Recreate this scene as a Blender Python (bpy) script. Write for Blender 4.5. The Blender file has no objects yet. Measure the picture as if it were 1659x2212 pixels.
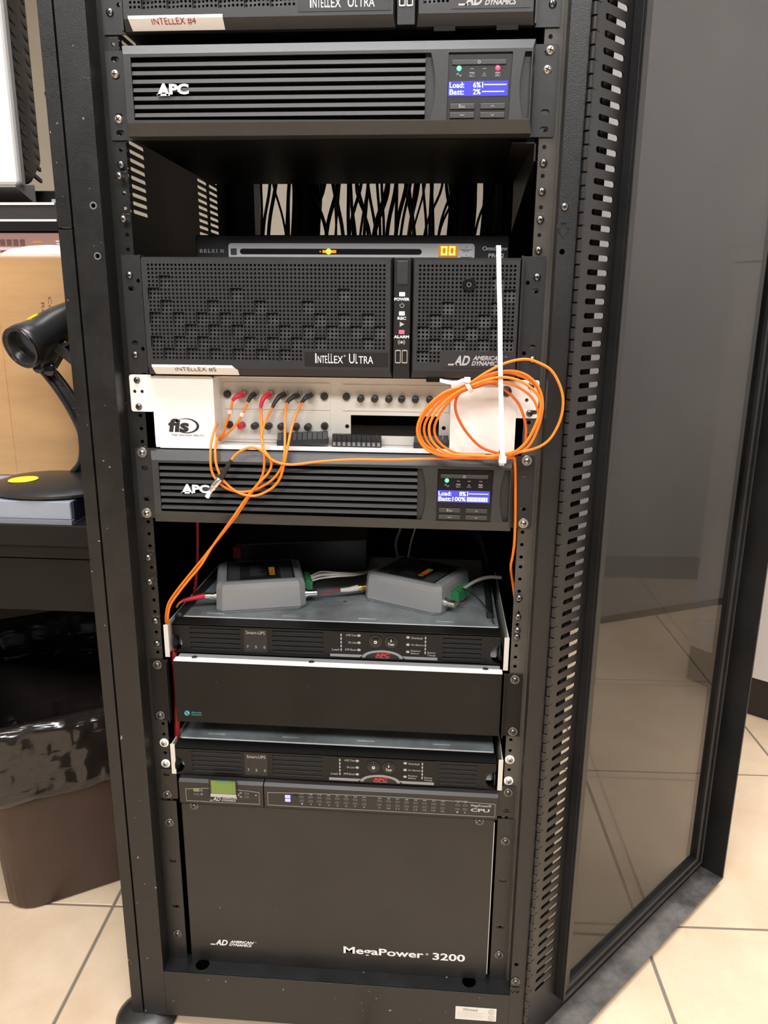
import bpy, bmesh, math, random
from mathutils import Vector, Matrix, noise

random.seed(7)
scene = bpy.context.scene
COL = scene.collection

# All lengths below are millimetres in the rack's own frame: X to the right along the rack
# front, Y into the rack (the rail faces lie at Y = 0), Z up from the top edge of the
# lower video recorder.  The floor lies 1080 mm below that edge.
MM = 0.001
FLOOR = -1080.0


def W(p):
    return Vector((p[0] * MM, p[1] * MM, (p[2] - FLOOR) * MM))


# ------------------------------------------------------------------ camera
YAW, PITCH, ROLL = -0.071603, 0.256720, 0.008221
CAM_POS = (128.0, -893.1, -61.7)
cam_data = bpy.data.cameras.new('camera')
cam = bpy.data.objects.new('camera', cam_data)
COL.objects.link(cam)
cam_data.sensor_fit = 'HORIZONTAL'
cam_data.sensor_width = 36.0
cam_data.lens = 36.0 * 1638.2 / 1659.0
cam_data.clip_start = 0.02
_f = Vector((math.sin(YAW) * math.cos(PITCH), math.cos(YAW) * math.cos(PITCH), -math.sin(PITCH)))
_r = Vector((math.cos(YAW), -math.sin(YAW), 0.0))
_u = _r.cross(_f)
_r2 = math.cos(ROLL) * _r + math.sin(ROLL) * _u
_u2 = -math.sin(ROLL) * _r + math.cos(ROLL) * _u
_M = Matrix((_r2, _u2, -_f)).transposed().to_4x4()
_M.translation = W(CAM_POS)
cam.matrix_world = _M
scene.camera = cam

# ------------------------------------------------------------------ world, lamps, exposure
world = bpy.data.worlds.new('world')
scene.world = world
world.use_nodes = True
bg = world.node_tree.nodes['Background']
bg.inputs['Color'].default_value = (1.0, 0.95, 0.9, 1)
bg.inputs['Strength'].default_value = 0.02

scene.view_settings.view_transform = 'Standard'
scene.view_settings.look = 'None'
scene.view_settings.exposure = 0.0
scene.view_settings.gamma = 1.0
scene.view_settings.use_curve_mapping = False

CEILING_Z = 1640.0
CEILING_LIGHTS = [  # x, y, size x, size y, watts
    (-250, -570, 1150, 560, 46),
    (1500, 450, 560, 1150, 40),
    (-100, 520, 1150, 420, 8),  # added unseen panel, brightens the wall behind the rack and the vents
    (-700, -2500, 1150, 560, 62),
    (800, -2500, 1150, 560, 62),
]
for (lx, ly, sx, sy, pw) in CEILING_LIGHTS:
    ld = bpy.data.lights.new('ceiling_lamp', 'AREA')
    ld.shape = 'RECTANGLE'
    ld.size = sx * MM
    ld.size_y = sy * MM
    ld.energy = pw
    ld.color = (0.985, 0.99, 1.0)
    lo = bpy.data.objects.new('ceiling_lamp', ld)
    lo.location = W((lx, ly, CEILING_Z - 22))
    COL.objects.link(lo)


# ------------------------------------------------------------------ materials
MATS = {}


def mat(name, col, rough=0.5, metal=0.0, var=0.0, vscale=30.0, bump=0.0, bscale=400.0, emit=None,
        estr=1.0, spec=0.5, coat=0.0, stretch=None, col2=None, rvar=0.0):
    m = bpy.data.materials.new(name)
    m.use_nodes = True
    nt = m.node_tree
    b = nt.nodes['Principled BSDF']
    b.inputs['Base Color'].default_value = (*col, 1)
    b.inputs['Roughness'].default_value = rough
    b.inputs['Metallic'].default_value = metal
    b.inputs['Specular IOR Level'].default_value = spec
    b.inputs['Coat Weight'].default_value = coat
    if emit:
        b.inputs['Emission Color'].default_value = (*emit, 1)
        b.inputs['Emission Strength'].default_value = estr
    tc = None
    if var or bump or rvar:
        tc = nt.nodes.new('ShaderNodeTexCoord')
        src = tc.outputs['Object']
        if stretch:
            mp = nt.nodes.new('ShaderNodeMapping')
            mp.inputs['Scale'].default_value = stretch
            nt.links.new(src, mp.inputs['Vector'])
            src = mp.outputs['Vector']
    if var or rvar:
        n = nt.nodes.new('ShaderNodeTexNoise')
        n.inputs['Scale'].default_value = vscale
        n.inputs['Detail'].default_value = 6
        n.inputs['Roughness'].default_value = 0.65
        nt.links.new(src, n.inputs['Vector'])
        if var:
            r = nt.nodes.new('ShaderNodeValToRGB')
            c2 = col2 if col2 else tuple(min(1, c * (1 + var)) for c in col)
            c1 = col if col2 else tuple(c * (1 - var) for c in col)
            r.color_ramp.elements[0].position = 0.35
            r.color_ramp.elements[1].position = 0.68
            r.color_ramp.elements[0].color = (*c1, 1)
            r.color_ramp.elements[1].color = (*c2, 1)
            nt.links.new(n.outputs['Fac'], r.inputs['Fac'])
            nt.links.new(r.outputs['Color'], b.inputs['Base Color'])
        if rvar:
            mr = nt.nodes.new('ShaderNodeMapRange')
            mr.inputs['To Min'].default_value = max(0.03, rough - rvar)
            mr.inputs['To Max'].default_value = min(1, rough + rvar)
            nt.links.new(n.outputs['Fac'], mr.inputs['Value'])
            nt.links.new(mr.outputs['Result'], b.inputs['Roughness'])
    if bump:
        n2 = nt.nodes.new('ShaderNodeTexNoise')
        n2.inputs['Scale'].default_value = bscale
        n2.inputs['Detail'].default_value = 3
        nt.links.new(src, n2.inputs['Vector'])
        bp = nt.nodes.new('ShaderNodeBump')
        bp.inputs['Strength'].default_value = bump
        bp.inputs['Distance'].default_value = 0.001
        nt.links.new(n2.outputs['Fac'], bp.inputs['Height'])
        nt.links.new(bp.outputs['Normal'], b.inputs['Normal'])
    MATS[name] = m
    return m


mat('rack_black', (0.0095, 0.0095, 0.0100), 0.38, var=0.25, vscale=9, bump=0.25, bscale=900, rvar=0.1)
mat('rack_scuffed', (0.0075, 0.0075, 0.0077), 0.37, var=0.35, vscale=24, bump=0.25, bscale=900, rvar=0.12)
mat('rail_black', (0.013, 0.0125, 0.012), 0.38, var=0.2, vscale=20, rvar=0.1)
mat('rail_olive', (0.066, 0.059, 0.050), 0.40, var=0.2, vscale=16, rvar=0.1)
mat('interior_black', (0.0035, 0.0035, 0.0038), 0.45, spec=0.2)  # darker than the rack black, puts the interior's shade into the colour
mat('pit_black', (0.006, 0.006, 0.006), 0.8)
mat('bezel_charcoal', (0.024, 0.024, 0.0255), 0.42, bump=0.12, bscale=1500, var=0.12, vscale=14)
mat('bezel_grey', (0.032, 0.032, 0.033), 0.38, bump=0.12, bscale=1500, var=0.12, vscale=14)
mat('bezel_black', (0.0095, 0.0095, 0.0095), 0.38, bump=0.1, bscale=1500)
mat('panel_black', (0.012, 0.011, 0.0105), 0.40, var=0.3, vscale=8, rvar=0.12)
mat('panel_brown', (0.014, 0.0125, 0.0115), 0.38, var=0.35, vscale=7, rvar=0.12)
mat('panel_shaded', (0.0085, 0.0078, 0.0072), 0.45, var=0.3, vscale=8, spec=0.22)  # darkened copy of the panel black, standing in for mid-height shade
mat('bezel_shaded', (0.0070, 0.0070, 0.0070), 0.42, spec=0.28)  # bezel black darkened to mimic a blocked floor reflection
mat('gloss_black', (0.008, 0.008, 0.009), 0.16)
mat('button_grey', (0.045, 0.044, 0.044), 0.38)
mat('ear_grey', (0.022, 0.022, 0.0225), 0.40, var=0.15, vscale=18)
mat('galvanised', (0.42, 0.46, 0.475), 0.42, metal=0.5, var=0.35, vscale=11, rvar=0.12)
mat('bright_metal', (0.72, 0.71, 0.69), 0.28, metal=1.0)
mat('dull_metal', (0.45, 0.43, 0.40), 0.38, metal=1.0)
mat('dark_metal', (0.16, 0.155, 0.15), 0.32, metal=0.9)
mat('brass', (0.60, 0.42, 0.13), 0.28, metal=1.0)
mat('zinc_screw', (0.66, 0.60, 0.52), 0.35, metal=0.7)
mat('white_paint', (0.86, 0.83, 0.79), 0.45, var=0.04, vscale=12)
mat('cream_panel', (0.70, 0.675, 0.62), 0.5, var=0.05, vscale=12)
mat('white_edge', (0.86, 0.86, 0.85), 0.4)
mat('label_white', (0.86, 0.84, 0.82), 0.5)
mat('ink_red', (0.30, 0.012, 0.030), 0.6)
mat('ink_brown', (0.09, 0.05, 0.04), 0.6)
mat('ink_black', (0.015, 0.015, 0.015), 0.6)
mat('print_white', (0.80, 0.79, 0.80), 0.5)
mat('print_grey', (0.42, 0.41, 0.41), 0.5)
mat('print_dim', (0.20, 0.195, 0.19), 0.5)
mat('print_teal', (0.05, 0.33, 0.34), 0.5)
mat('print_red', (0.55, 0.015, 0.03), 0.5)
mat('rubber_red', (0.60, 0.015, 0.045), 0.45)
mat('rubber_black', (0.014, 0.014, 0.014), 0.45)
mat('fibre_orange', (0.90, 0.215, 0.012), 0.42)
mat('fibre_dull', (0.66, 0.12, 0.010), 0.5)
mat('cable_black', (0.018, 0.018, 0.018), 0.5)
mat('cable_blue', (0.010, 0.014, 0.06), 0.5)
mat('cable_grey', (0.22, 0.21, 0.20), 0.5)
mat('cable_white', (0.62, 0.59, 0.54), 0.5)
mat('cable_red', (0.30, 0.012, 0.014), 0.45)
mat('cable_yellow', (0.45, 0.30, 0.04), 0.5)
mat('nylon_white', (0.80, 0.79, 0.80), 0.35)
mat('conn_green', (0.035, 0.19, 0.075), 0.45)
mat('block_black', (0.020, 0.021, 0.023), 0.45)
mat('box_grey', (0.285, 0.288, 0.295), 0.42, bump=0.15, bscale=1800)
mat('box_label', (0.020, 0.020, 0.021), 0.4, var=0.4, vscale=60)
mat('box_label2', (0.055, 0.055, 0.057), 0.5)
mat('led_green', (0.1, 0.8, 0.3), 0.3, emit=(0.06, 1.0, 0.30), estr=2.4)
mat('led_red', (0.9, 0.05, 0.1), 0.3, emit=(1.0, 0.03, 0.11), estr=2.6)
mat('led_off', (0.34, 0.34, 0.33), 0.3)
mat('led_cream', (0.85, 0.82, 0.66), 0.3, emit=(1.0, 0.95, 0.72), estr=0.55)
mat('led_white', (0.9, 0.88, 0.84), 0.3, emit=(1.0, 0.96, 0.90), estr=0.6)
mat('led_pink', (0.75, 0.1, 0.2), 0.3, emit=(1.0, 0.12, 0.25), estr=0.35)
mat('led_amber', (1.0, 0.45, 0.02), 0.3, emit=(1.0, 0.33, 0.01), estr=9)
mat('led_amber_dim', (0.7, 0.3, 0.02), 0.3, emit=(1.0, 0.30, 0.01), estr=0.9)
mat('led_violet', (0.35, 0.35, 0.9), 0.3, emit=(0.28, 0.28, 1.0), estr=0.9)
mat('digit_amber', (1, 0.7, 0.05), 0.3, emit=(1.0, 0.78, 0.06), estr=5)
mat('window_amber', (0.35, 0.14, 0.01), 0.3, emit=(1.0, 0.34, 0.01), estr=0.45)
mat('lcd_blue', (0.03, 0.03, 0.25), 0.2, emit=(0.085, 0.075, 0.60), estr=0.9)
mat('lcd_text', (0.7, 0.85, 0.9), 0.3, emit=(0.62, 0.86, 1.0), estr=1.6)
mat('lcd_green', (0.13, 0.20, 0.035), 0.25, emit=(0.24, 0.40, 0.04), estr=0.07)
mat('ind_green', (0.10, 0.40, 0.02), 0.3, emit=(0.2, 0.7, 0.02), estr=0.12)
mat('ind_red', (0.75, 0.03, 0.01), 0.3, emit=(1, 0.05, 0.01), estr=0.25)
mat('ind_amber', (0.32, 0.20, 0.01), 0.3)
mat('silver_plastic', (0.62, 0.61, 0.62), 0.35, metal=0.1)
mat('trim_grey', (0.24, 0.235, 0.235), 0.4)
mat('cardboard', (0.47, 0.275, 0.12), 0.75, var=0.10, vscale=5, bump=0.15, bscale=160, stretch=(1, 1, 6))
mat('scanner_black', (0.020, 0.020, 0.021), 0.30, bump=0.05, bscale=1500)
mat('scanner_gloss', (0.012, 0.012, 0.013), 0.12)
mat('sticker_yellow', (0.85, 0.62, 0.02), 0.25)
mat('sticker_orange', (0.62, 0.26, 0.01), 0.3)
mat('book_pale', (0.27, 0.30, 0.36), 0.5)
mat('book_navy', (0.012, 0.018, 0.035), 0.45)
mat('book_lip', (0.17, 0.18, 0.21), 0.5)
mat('desk_black', (0.009, 0.008, 0.0075), 0.5, var=0.2, vscale=10, spec=0.2)
mat('dusty_black', (0.040, 0.037, 0.035), 0.6, var=1.0, vscale=16, col2=(0.17, 0.155, 0.145))
mat('steel_dark', (0.26, 0.25, 0.24), 0.30, metal=1.0)
mat('shelf_grey', (0.028, 0.026, 0.025), 0.5, var=0.12, vscale=10)
mat('monitor_white', (0.82, 0.80, 0.78), 0.4)
mat('monitor_grey', (0.33, 0.31, 0.31), 0.45)
mat('monitor_black', (0.018, 0.018, 0.020), 0.45)
mat('lid_grey', (0.68, 0.67, 0.64), 0.5)
mat('bin_brown', (0.050, 0.024, 0.016), 0.42, bump=0.15, bscale=700, var=0.15, vscale=12)
mat('wall_beige', (0.56, 0.50, 0.41), 0.7, var=0.03, vscale=4, bump=0.1, bscale=200)
mat('wall_grey', (0.26, 0.25, 0.245), 0.7, var=0.04, vscale=5, bump=0.1, bscale=200)
mat('wall_white', (0.74, 0.71, 0.69), 0.6, var=0.03, vscale=4)
mat('wall_dark', (0.042, 0.042, 0.045), 0.7, var=0.05, vscale=4)
mat('ceiling_white', (0.75, 0.74, 0.72), 0.8)
mat('kick_black', (0.018, 0.014, 0.013), 0.45)
mat('laminate', (0.66, 0.62, 0.60), 0.45)
mat('grout', (0.20, 0.165, 0.13), 0.8)
mat('lamp_diffuser', (0.9, 0.9, 0.9), 0.5, emit=(1.0, 0.95, 0.88), estr=3.0)
mat('hole_dark', (0.004, 0.004, 0.004), 0.9)


def tile_material():
    m = bpy.data.materials.new('tile_beige')
    m.use_nodes = True
    nt = m.node_tree
    b = nt.nodes['Principled BSDF']
    b.inputs['Roughness'].default_value = 0.34
    oi = nt.nodes.new('ShaderNodeObjectInfo')
    tc = nt.nodes.new('ShaderNodeTexCoord')
    add = nt.nodes.new('ShaderNodeVectorMath')
    add.operation = 'ADD'
    cx = nt.nodes.new('ShaderNodeCombineXYZ')
    mul = nt.nodes.new('ShaderNodeMath')
    mul.operation = 'MULTIPLY'
    mul.inputs[1].default_value = 40
    nt.links.new(oi.outputs['Random'], mul.inputs[0])
    nt.links.new(mul.outputs[0], cx.inputs[0])
    nt.links.new(mul.outputs[0], cx.inputs[1])
    nt.links.new(tc.outputs['Object'], add.inputs[0])
    nt.links.new(cx.outputs[0], add.inputs[1])
    n = nt.nodes.new('ShaderNodeTexNoise')
    n.inputs['Scale'].default_value = 7
    n.inputs['Detail'].default_value = 8
    n.inputs['Roughness'].default_value = 0.7
    nt.links.new(add.outputs[0], n.inputs['Vector'])
    r = nt.nodes.new('ShaderNodeValToRGB')
    r.color_ramp.elements[0].position = 0.3
    r.color_ramp.elements[1].position = 0.7
    r.color_ramp.elements[0].color = (0.62, 0.455, 0.305, 1)
    r.color_ramp.elements[1].color = (0.74, 0.59, 0.43, 1)
    nt.links.new(n.outputs['Fac'], r.inputs['Fac'])
    nt.links.new(r.outputs['Color'], b.inputs['Base Color'])
    bp = nt.nodes.new('ShaderNodeBump')
    bp.inputs['Strength'].default_value = 0.08
    bp.inputs['Distance'].default_value = 0.002
    nt.links.new(n.outputs['Fac'], bp.inputs['Height'])
    nt.links.new(bp.outputs['Normal'], b.inputs['Normal'])
    MATS['tile_beige'] = m


tile_material()


def glass_material():
    # smoked acrylic sheet: tinted see-through with a clear glossy surface
    m = bpy.data.materials.new('smoked_acrylic')
    m.use_nodes = True
    nt = m.node_tree
    nt.nodes.remove(nt.nodes['Principled BSDF'])
    out = nt.nodes['Material Output']
    tr = nt.nodes.new('ShaderNodeBsdfTransparent')
    tr.inputs['Color'].default_value = (0.495, 0.495, 0.49, 1)
    gl = nt.nodes.new('ShaderNodeBsdfGlossy')
    gl.inputs['Roughness'].default_value = 0.03
    gl.inputs['Color'].default_value = (1, 1, 1, 1)
    df = nt.nodes.new('ShaderNodeBsdfDiffuse')
    df.inputs['Color'].default_value = (0.5, 0.47, 0.44, 1)
    tc = nt.nodes.new('ShaderNodeTexCoord')
    n = nt.nodes.new('ShaderNodeTexNoise')
    n.inputs['Scale'].default_value = 6
    n.inputs['Detail'].default_value = 5
    nt.links.new(tc.outputs['Object'], n.inputs['Vector'])
    mr = nt.nodes.new('ShaderNodeMapRange')
    mr.inputs['From Min'].default_value = 0.35
    mr.inputs['From Max'].default_value = 0.75
    mr.inputs['To Min'].default_value = 0.004
    mr.inputs['To Max'].default_value = 0.020
    nt.links.new(n.outputs['Fac'], mr.inputs['Value'])
    m1 = nt.nodes.new('ShaderNodeMixShader')
    nt.links.new(mr.outputs['Result'], m1.inputs['Fac'])
    nt.links.new(tr.outputs[0], m1.inputs[1])
    nt.links.new(df.outputs[0], m1.inputs[2])
    # Schlick reflectance, the same from either side of the sheet
    lw = nt.nodes.new('ShaderNodeLayerWeight')
    lw.inputs['Blend'].default_value = 0.5
    pw = nt.nodes.new('ShaderNodeMath')
    pw.operation = 'POWER'
    pw.inputs[1].default_value = 5
    nt.links.new(lw.outputs['Facing'], pw.inputs[0])
    fr = nt.nodes.new('ShaderNodeMath')
    fr.operation = 'MULTIPLY_ADD'
    fr.inputs[1].default_value = 0.45
    fr.inputs[2].default_value = 0.010
    nt.links.new(pw.outputs[0], fr.inputs[0])
    m2 = nt.nodes.new('ShaderNodeMixShader')
    nt.links.new(fr.outputs[0], m2.inputs['Fac'])
    nt.links.new(m1.outputs[0], m2.inputs[1])
    nt.links.new(gl.outputs[0], m2.inputs[2])
    nt.links.new(m2.outputs[0], out.inputs['Surface'])
    MATS['smoked_acrylic'] = m


glass_material()


def bag_material():
    m = bpy.data.materials.new('bag_plastic')
    m.use_nodes = True
    nt = m.node_tree
    b = nt.nodes['Principled BSDF']
    b.inputs['Base Color'].default_value = (0.020, 0.016, 0.014, 1)
    b.inputs['Roughness'].default_value = 0.13
    tc = nt.nodes.new('ShaderNodeTexCoord')
    mp = nt.nodes.new('ShaderNodeMapping')
    mp.inputs['Scale'].default_value = (1, 1, 4.0)
    nt.links.new(tc.outputs['Object'], mp.inputs['Vector'])
    n = nt.nodes.new('ShaderNodeTexNoise')
    n.inputs['Scale'].default_value = 6
    n.inputs['Detail'].default_value = 3
    n.inputs['Distortion'].default_value = 1.0
    nt.links.new(mp.outputs[0], n.inputs['Vector'])
    bp = nt.nodes.new('ShaderNodeBump')
    bp.inputs['Strength'].default_value = 0.5
    bp.inputs['Distance'].default_value = 0.008
    nt.links.new(n.outputs['Fac'], bp.inputs['Height'])
    nt.links.new(bp.outputs['Normal'], b.inputs['Normal'])
    MATS['bag_plastic'] = m


bag_material()

def add_chips(name, scale, thr, col):
    # small paint chips and dust specks scattered over a finish
    m = MATS[name]
    nt = m.node_tree
    b = nt.nodes['Principled BSDF']
    src = b.inputs['Base Color'].links[0].from_socket
    tc = nt.nodes.new('ShaderNodeTexCoord')
    n = nt.nodes.new('ShaderNodeTexNoise')
    n.inputs['Scale'].default_value = scale
    n.inputs['Detail'].default_value = 2
    nt.links.new(tc.outputs['Object'], n.inputs['Vector'])
    r = nt.nodes.new('ShaderNodeValToRGB')
    r.color_ramp.elements[0].position = thr
    r.color_ramp.elements[1].position = thr + 0.03
    nt.links.new(n.outputs['Fac'], r.inputs['Fac'])
    mx = nt.nodes.new('ShaderNodeMix')
    mx.data_type = 'RGBA'
    nt.links.new(r.outputs['Color'], mx.inputs['Factor'])
    nt.links.new(src, mx.inputs['A'])
    mx.inputs['B'].default_value = (*col, 1)
    nt.links.new(mx.outputs['Result'], b.inputs['Base Color'])


add_chips('rack_scuffed', 130, 0.745, (0.22, 0.20, 0.18))
add_chips('panel_shaded', 110, 0.775, (0.08, 0.07, 0.065))
add_chips('panel_brown', 110, 0.765, (0.10, 0.09, 0.08))

# ------------------------------------------------------------------ mesh helpers
class OriginTable:
    # origin of every object in rack millimetres, kept by object name
    def __init__(self):
        self.d = {}

    def __getitem__(self, o):
        return self.d[o.name]

    def __setitem__(self, o, v):
        self.d[o.name] = v


ORG = OriginTable()


def spline_points(pts, n=6, closed=False):
    P = [Vector(p) for p in pts]
    out = []
    m = len(P)
    for i in range(m if closed else m - 1):
        if closed:
            a, b, c, d = P[(i - 1) % m], P[i], P[(i + 1) % m], P[(i + 2) % m]
        else:
            a, b, c, d = P[max(i - 1, 0)], P[i], P[i + 1], P[min(i + 2, m - 1)]
        for k in range(n):
            t = k / n
            out.append(0.5 * ((2 * b) + (c - a) * t + (2 * a - 5 * b + 4 * c - d) * t * t + (3 * b - a - 3 * c + d) * t ** 3))
    if not closed:
        out.append(P[-1])
    return out


class MB:
    def __init__(self):
        self.v, self.f, self.m = [], [], []
        self.mi = 0

    def add(self, verts, faces):
        o = len(self.v)
        self.v += [tuple(v) for v in verts]
        self.f += [tuple(i + o for i in f) for f in faces]
        self.m += [self.mi] * len(faces)
        return self

    def box(self, x0, x1, y0, y1, z0, z1, ch=0.0):
        if x0 > x1: x0, x1 = x1, x0
        if y0 > y1: y0, y1 = y1, y0
        if z0 > z1: z0, z1 = z1, z0
        if ch <= 0:
            v = [(x0, y0, z0), (x1, y0, z0), (x1, y1, z0), (x0, y1, z0), (x0, y0, z1), (x1, y0, z1), (x1, y1, z1), (x0, y1, z1)]
            f = [(0, 3, 2, 1), (4, 5, 6, 7), (0, 1, 5, 4), (1, 2, 6, 5), (2, 3, 7, 6), (3, 0, 4, 7)]
            return self.add(v, f)
        c = min(ch, (x1 - x0) / 2.01, (y1 - y0) / 2.01, (z1 - z0) / 2.01)
        # rounded box: rounded outline in XZ, chamfered at the front and back
        def ring(ins, y):
            out = []
            for (cx, cz, a0) in ((x1 - c, z1 - c, 0), (x0 + c, z1 - c, 90), (x0 + c, z0 + c, 180), (x1 - c, z0 + c, 270)):
                for k in range(4):
                    a = math.radians(a0 + k * 30)
                    out.append((cx + (c - ins) * math.cos(a), y, cz + (c - ins) * math.sin(a)))
            return out
        rs = [ring(c * 0.75, y0), ring(c * 0.25, y0 + c * 0.35), ring(0, y0 + c), ring(0, y1 - c), ring(c * 0.75, y1)]
        return self.loft(rs)

    def loft(self, rings, caps=True, closed=True):
        n = len(rings[0])
        v = [p for r in rings for p in r]
        f = []
        for i in range(len(rings) - 1):
            for k in range(n if closed else n - 1):
                a, b = i * n + k, i * n + (k + 1) % n
                f.append((a, b, b + n, a + n))
        if caps:
            f.append(tuple(range(n - 1, -1, -1)))
            f.append(tuple((len(rings) - 1) * n + k for k in range(n)))
        return self.add(v, f)

    def prism(self, poly, axis, a, b):
        # poly: list of 2D points; axis 0: (y,z) along x; 1: (x,z) along y; 2: (x,y) along z
        def P(p, t):
            return (t, p[0], p[1]) if axis == 0 else ((p[0], t, p[1]) if axis == 1 else (p[0], p[1], t))
        return self.loft([[P(p, a) for p in poly], [P(p, b) for p in poly]])

    def frame(self, p, d):
        d = Vector(d).normalized()
        up = Vector((0, 0, 1)) if abs(d.z) < 0.95 else Vector((1, 0, 0))
        a = d.cross(up).normalized()
        return a, a.cross(d).normalized(), d

    def lathe(self, p, d, prof, seg=16, caps=True):
        # prof: list of (distance along d, radius)
        a, b, d = self.frame(p, d)
        p = Vector(p)
        rings = []
        for (t, r) in prof:
            rings.append([p + d * t + (a * math.cos(2 * math.pi * k / seg) + b * math.sin(2 * math.pi * k / seg)) * r for k in range(seg)])
        return self.loft(rings, caps)

    def cyl(self, p, d, r, h, seg=16, r2=None):
        return self.lathe(p, d, [(0, r), (h, r if r2 is None else r2)], seg)

    def tube(self, pts, r, seg=8, closed=False, caps=True):
        P = [Vector(p) for p in pts]
        n = len(P)
        T = []
        for i in range(n):
            if closed:
                t = P[(i + 1) % n] - P[i - 1]
            else:
                t = P[min(i + 1, n - 1)] - P[max(i - 1, 0)]
            T.append(t.normalized() if t.length > 1e-9 else Vector((0, 0, 1)))
        a, b, _ = self.frame(P[0], T[0])
        rings = []
        for i in range(n):
            a = (a - T[i] * a.dot(T[i]))
            if a.length < 1e-6:
                a, _, _ = self.frame(P[i], T[i])
            a.normalize()
            b = T[i].cross(a)
            rr = r[i] if isinstance(r, (list, tuple)) else r
            rings.append([P[i] + (a * math.cos(2 * math.pi * k / seg) + b * math.sin(2 * math.pi * k / seg)) * rr for k in range(seg)])
        if closed:
            m = len(rings)
            v = [p for q in rings for p in q]
            f = []
            for i in range(m):
                for k in range(seg):
                    j = (i + 1) % m
                    f.append((i * seg + k, i * seg + (k + 1) % seg, j * seg + (k + 1) % seg, j * seg + k))
            return self.add(v, f)
        return self.loft(rings, caps)

    def ribbon(self, pts, w, t, side):
        # flat strip of width w (along vector side) and thickness t following pts
        P = [Vector(p) for p in pts]
        s = Vector(side).normalized()
        rings = []
        for i in range(len(P)):
            tg = (P[min(i + 1, len(P) - 1)] - P[max(i - 1, 0)]).normalized()
            nn = tg.cross(s).normalized()
            rings.append([P[i] + s * w / 2 + nn * t / 2, P[i] - s * w / 2 + nn * t / 2, P[i] - s * w / 2 - nn * t / 2, P[i] + s * w / 2 - nn * t / 2])
        return self.loft(rings)

    def curve2d(self, polys, thick, fn):
        c = bpy.data.curves.new('tmp', 'CURVE')
        c.dimensions = '2D'
        c.fill_mode = 'BOTH'
        c.extrude = thick / 2
        for pts in polys:
            s = c.splines.new('POLY')
            s.points.add(len(pts) - 1)
            for i, p in enumerate(pts):
                s.points[i].co = (p[0], p[1], 0, 1)
            s.use_cyclic_u = True
        o = bpy.data.objects.new('tmp', c)
        me = bpy.data.meshes.new_from_object(o)
        self.add([fn(*v.co) for v in me.vertices], [tuple(p.vertices) for p in me.polygons])
        bpy.data.objects.remove(o)
        bpy.data.curves.remove(c)
        bpy.data.meshes.remove(me)
        return self

    def plate(self, outline, holes, y, thick):
        # plate in the XZ plane, front face at y
        return self.curve2d([outline] + holes, thick, lambda a, b, c: (a, y + thick / 2 + c, b))

    def text(self, s, x0, x1, z0, z1, y=0.0, depth=0.35, shear=0.0, bold=0.0, fn=None):
        # lettering that fills the box x0..x1, z0..z1 on the plane Y = y, facing -Y
        c = bpy.data.curves.new('tmp', 'FONT')
        c.body = s
        c.shear = shear
        c.offset = bold
        c.resolution_u = 3
        o = bpy.data.objects.new('tmp', c)
        me = bpy.data.meshes.new_from_object(o)
        vs = [v.co.copy() for v in me.vertices]
        fs = [tuple(p.vertices) for p in me.polygons]
        if vs:
            ax, bx = min(v.x for v in vs), max(v.x for v in vs)
            ay, by = min(v.y for v in vs), max(v.y for v in vs)
            sx = (x1 - x0) / max(bx - ax, 1e-6)
            sz = (z1 - z0) / max(by - ay, 1e-6)
            V = []
            for v in vs:
                p = (x0 + (v.x - ax) * sx, y, z0 + (v.y - ay) * sz)
                V.append(fn(*p) if fn else (p[0], p[1] - depth, p[2]))
            self.add(V, fs)
        bpy.data.objects.remove(o)
        bpy.data.curves.remove(c)
        bpy.data.meshes.remove(me)
        return self

    def xform(self, fn):
        self.v = [tuple(fn(*p)) for p in self.v]
        return self

    def build(self, name, m, parent=None, smooth=False, bev=0.0, org=None, recalc=True, bseg=2):
        if org is None:
            org = ORG[parent] if parent is not None else (0, 0, 0)
        me = bpy.data.meshes.new(name)
        me.from_pydata([((p[0] - org[0]) * MM, (p[1] - org[1]) * MM, (p[2] - org[2]) * MM) for p in self.v], [], self.f)
        ms = m if isinstance(m, (list, tuple)) else [m]
        for k in ms:
            me.materials.append(MATS[k])
        if len(ms) > 1:
            me.polygons.foreach_set('material_index', self.m)
        me.validate()
        me.update()
        if recalc:
            bm = bmesh.new()
            bm.from_mesh(me)
            bmesh.ops.recalc_face_normals(bm, faces=bm.faces)
            bm.to_mesh(me)
            bm.free()
        o = bpy.data.objects.new(name, me)
        COL.objects.link(o)
        ORG[o] = org
        if parent is not None:
            o.parent = parent
        else:
            o.location = W(org)
        if bev:
            md = o.modifiers.new('edge', 'BEVEL')
            md.width = bev * MM
            md.segments = bseg
            md.limit_method = 'ANGLE'
            md.angle_limit = math.radians(50)
        if smooth:
            me.polygons.foreach_set('use_smooth', [True] * len(me.polygons))
            if smooth != 'full':
                me.set_sharp_from_angle(angle=math.radians(38))
        return o


def tag(o, label, cat, group=None, kind=None):
    if label: o['label'] = label
    if cat: o['category'] = cat
    if group: o['group'] = group
    if kind: o['kind'] = kind
    return o


def thing(name, label, cat, org, group=None, rotz=0.0):
    o = bpy.data.objects.new(name, None)
    COL.objects.link(o)
    o.empty_display_size = 0.05
    o.location = W(org)
    o.rotation_euler = (0, 0, rotz)
    ORG[o] = tuple(org)
    return tag(o, label, cat, group)


def circ(x, z, r, n=10, sx=1.0):
    return [(x + r * sx * math.cos(2 * math.pi * k / n), z + r * math.sin(2 * math.pi * k / n)) for k in range(n)]


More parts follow.
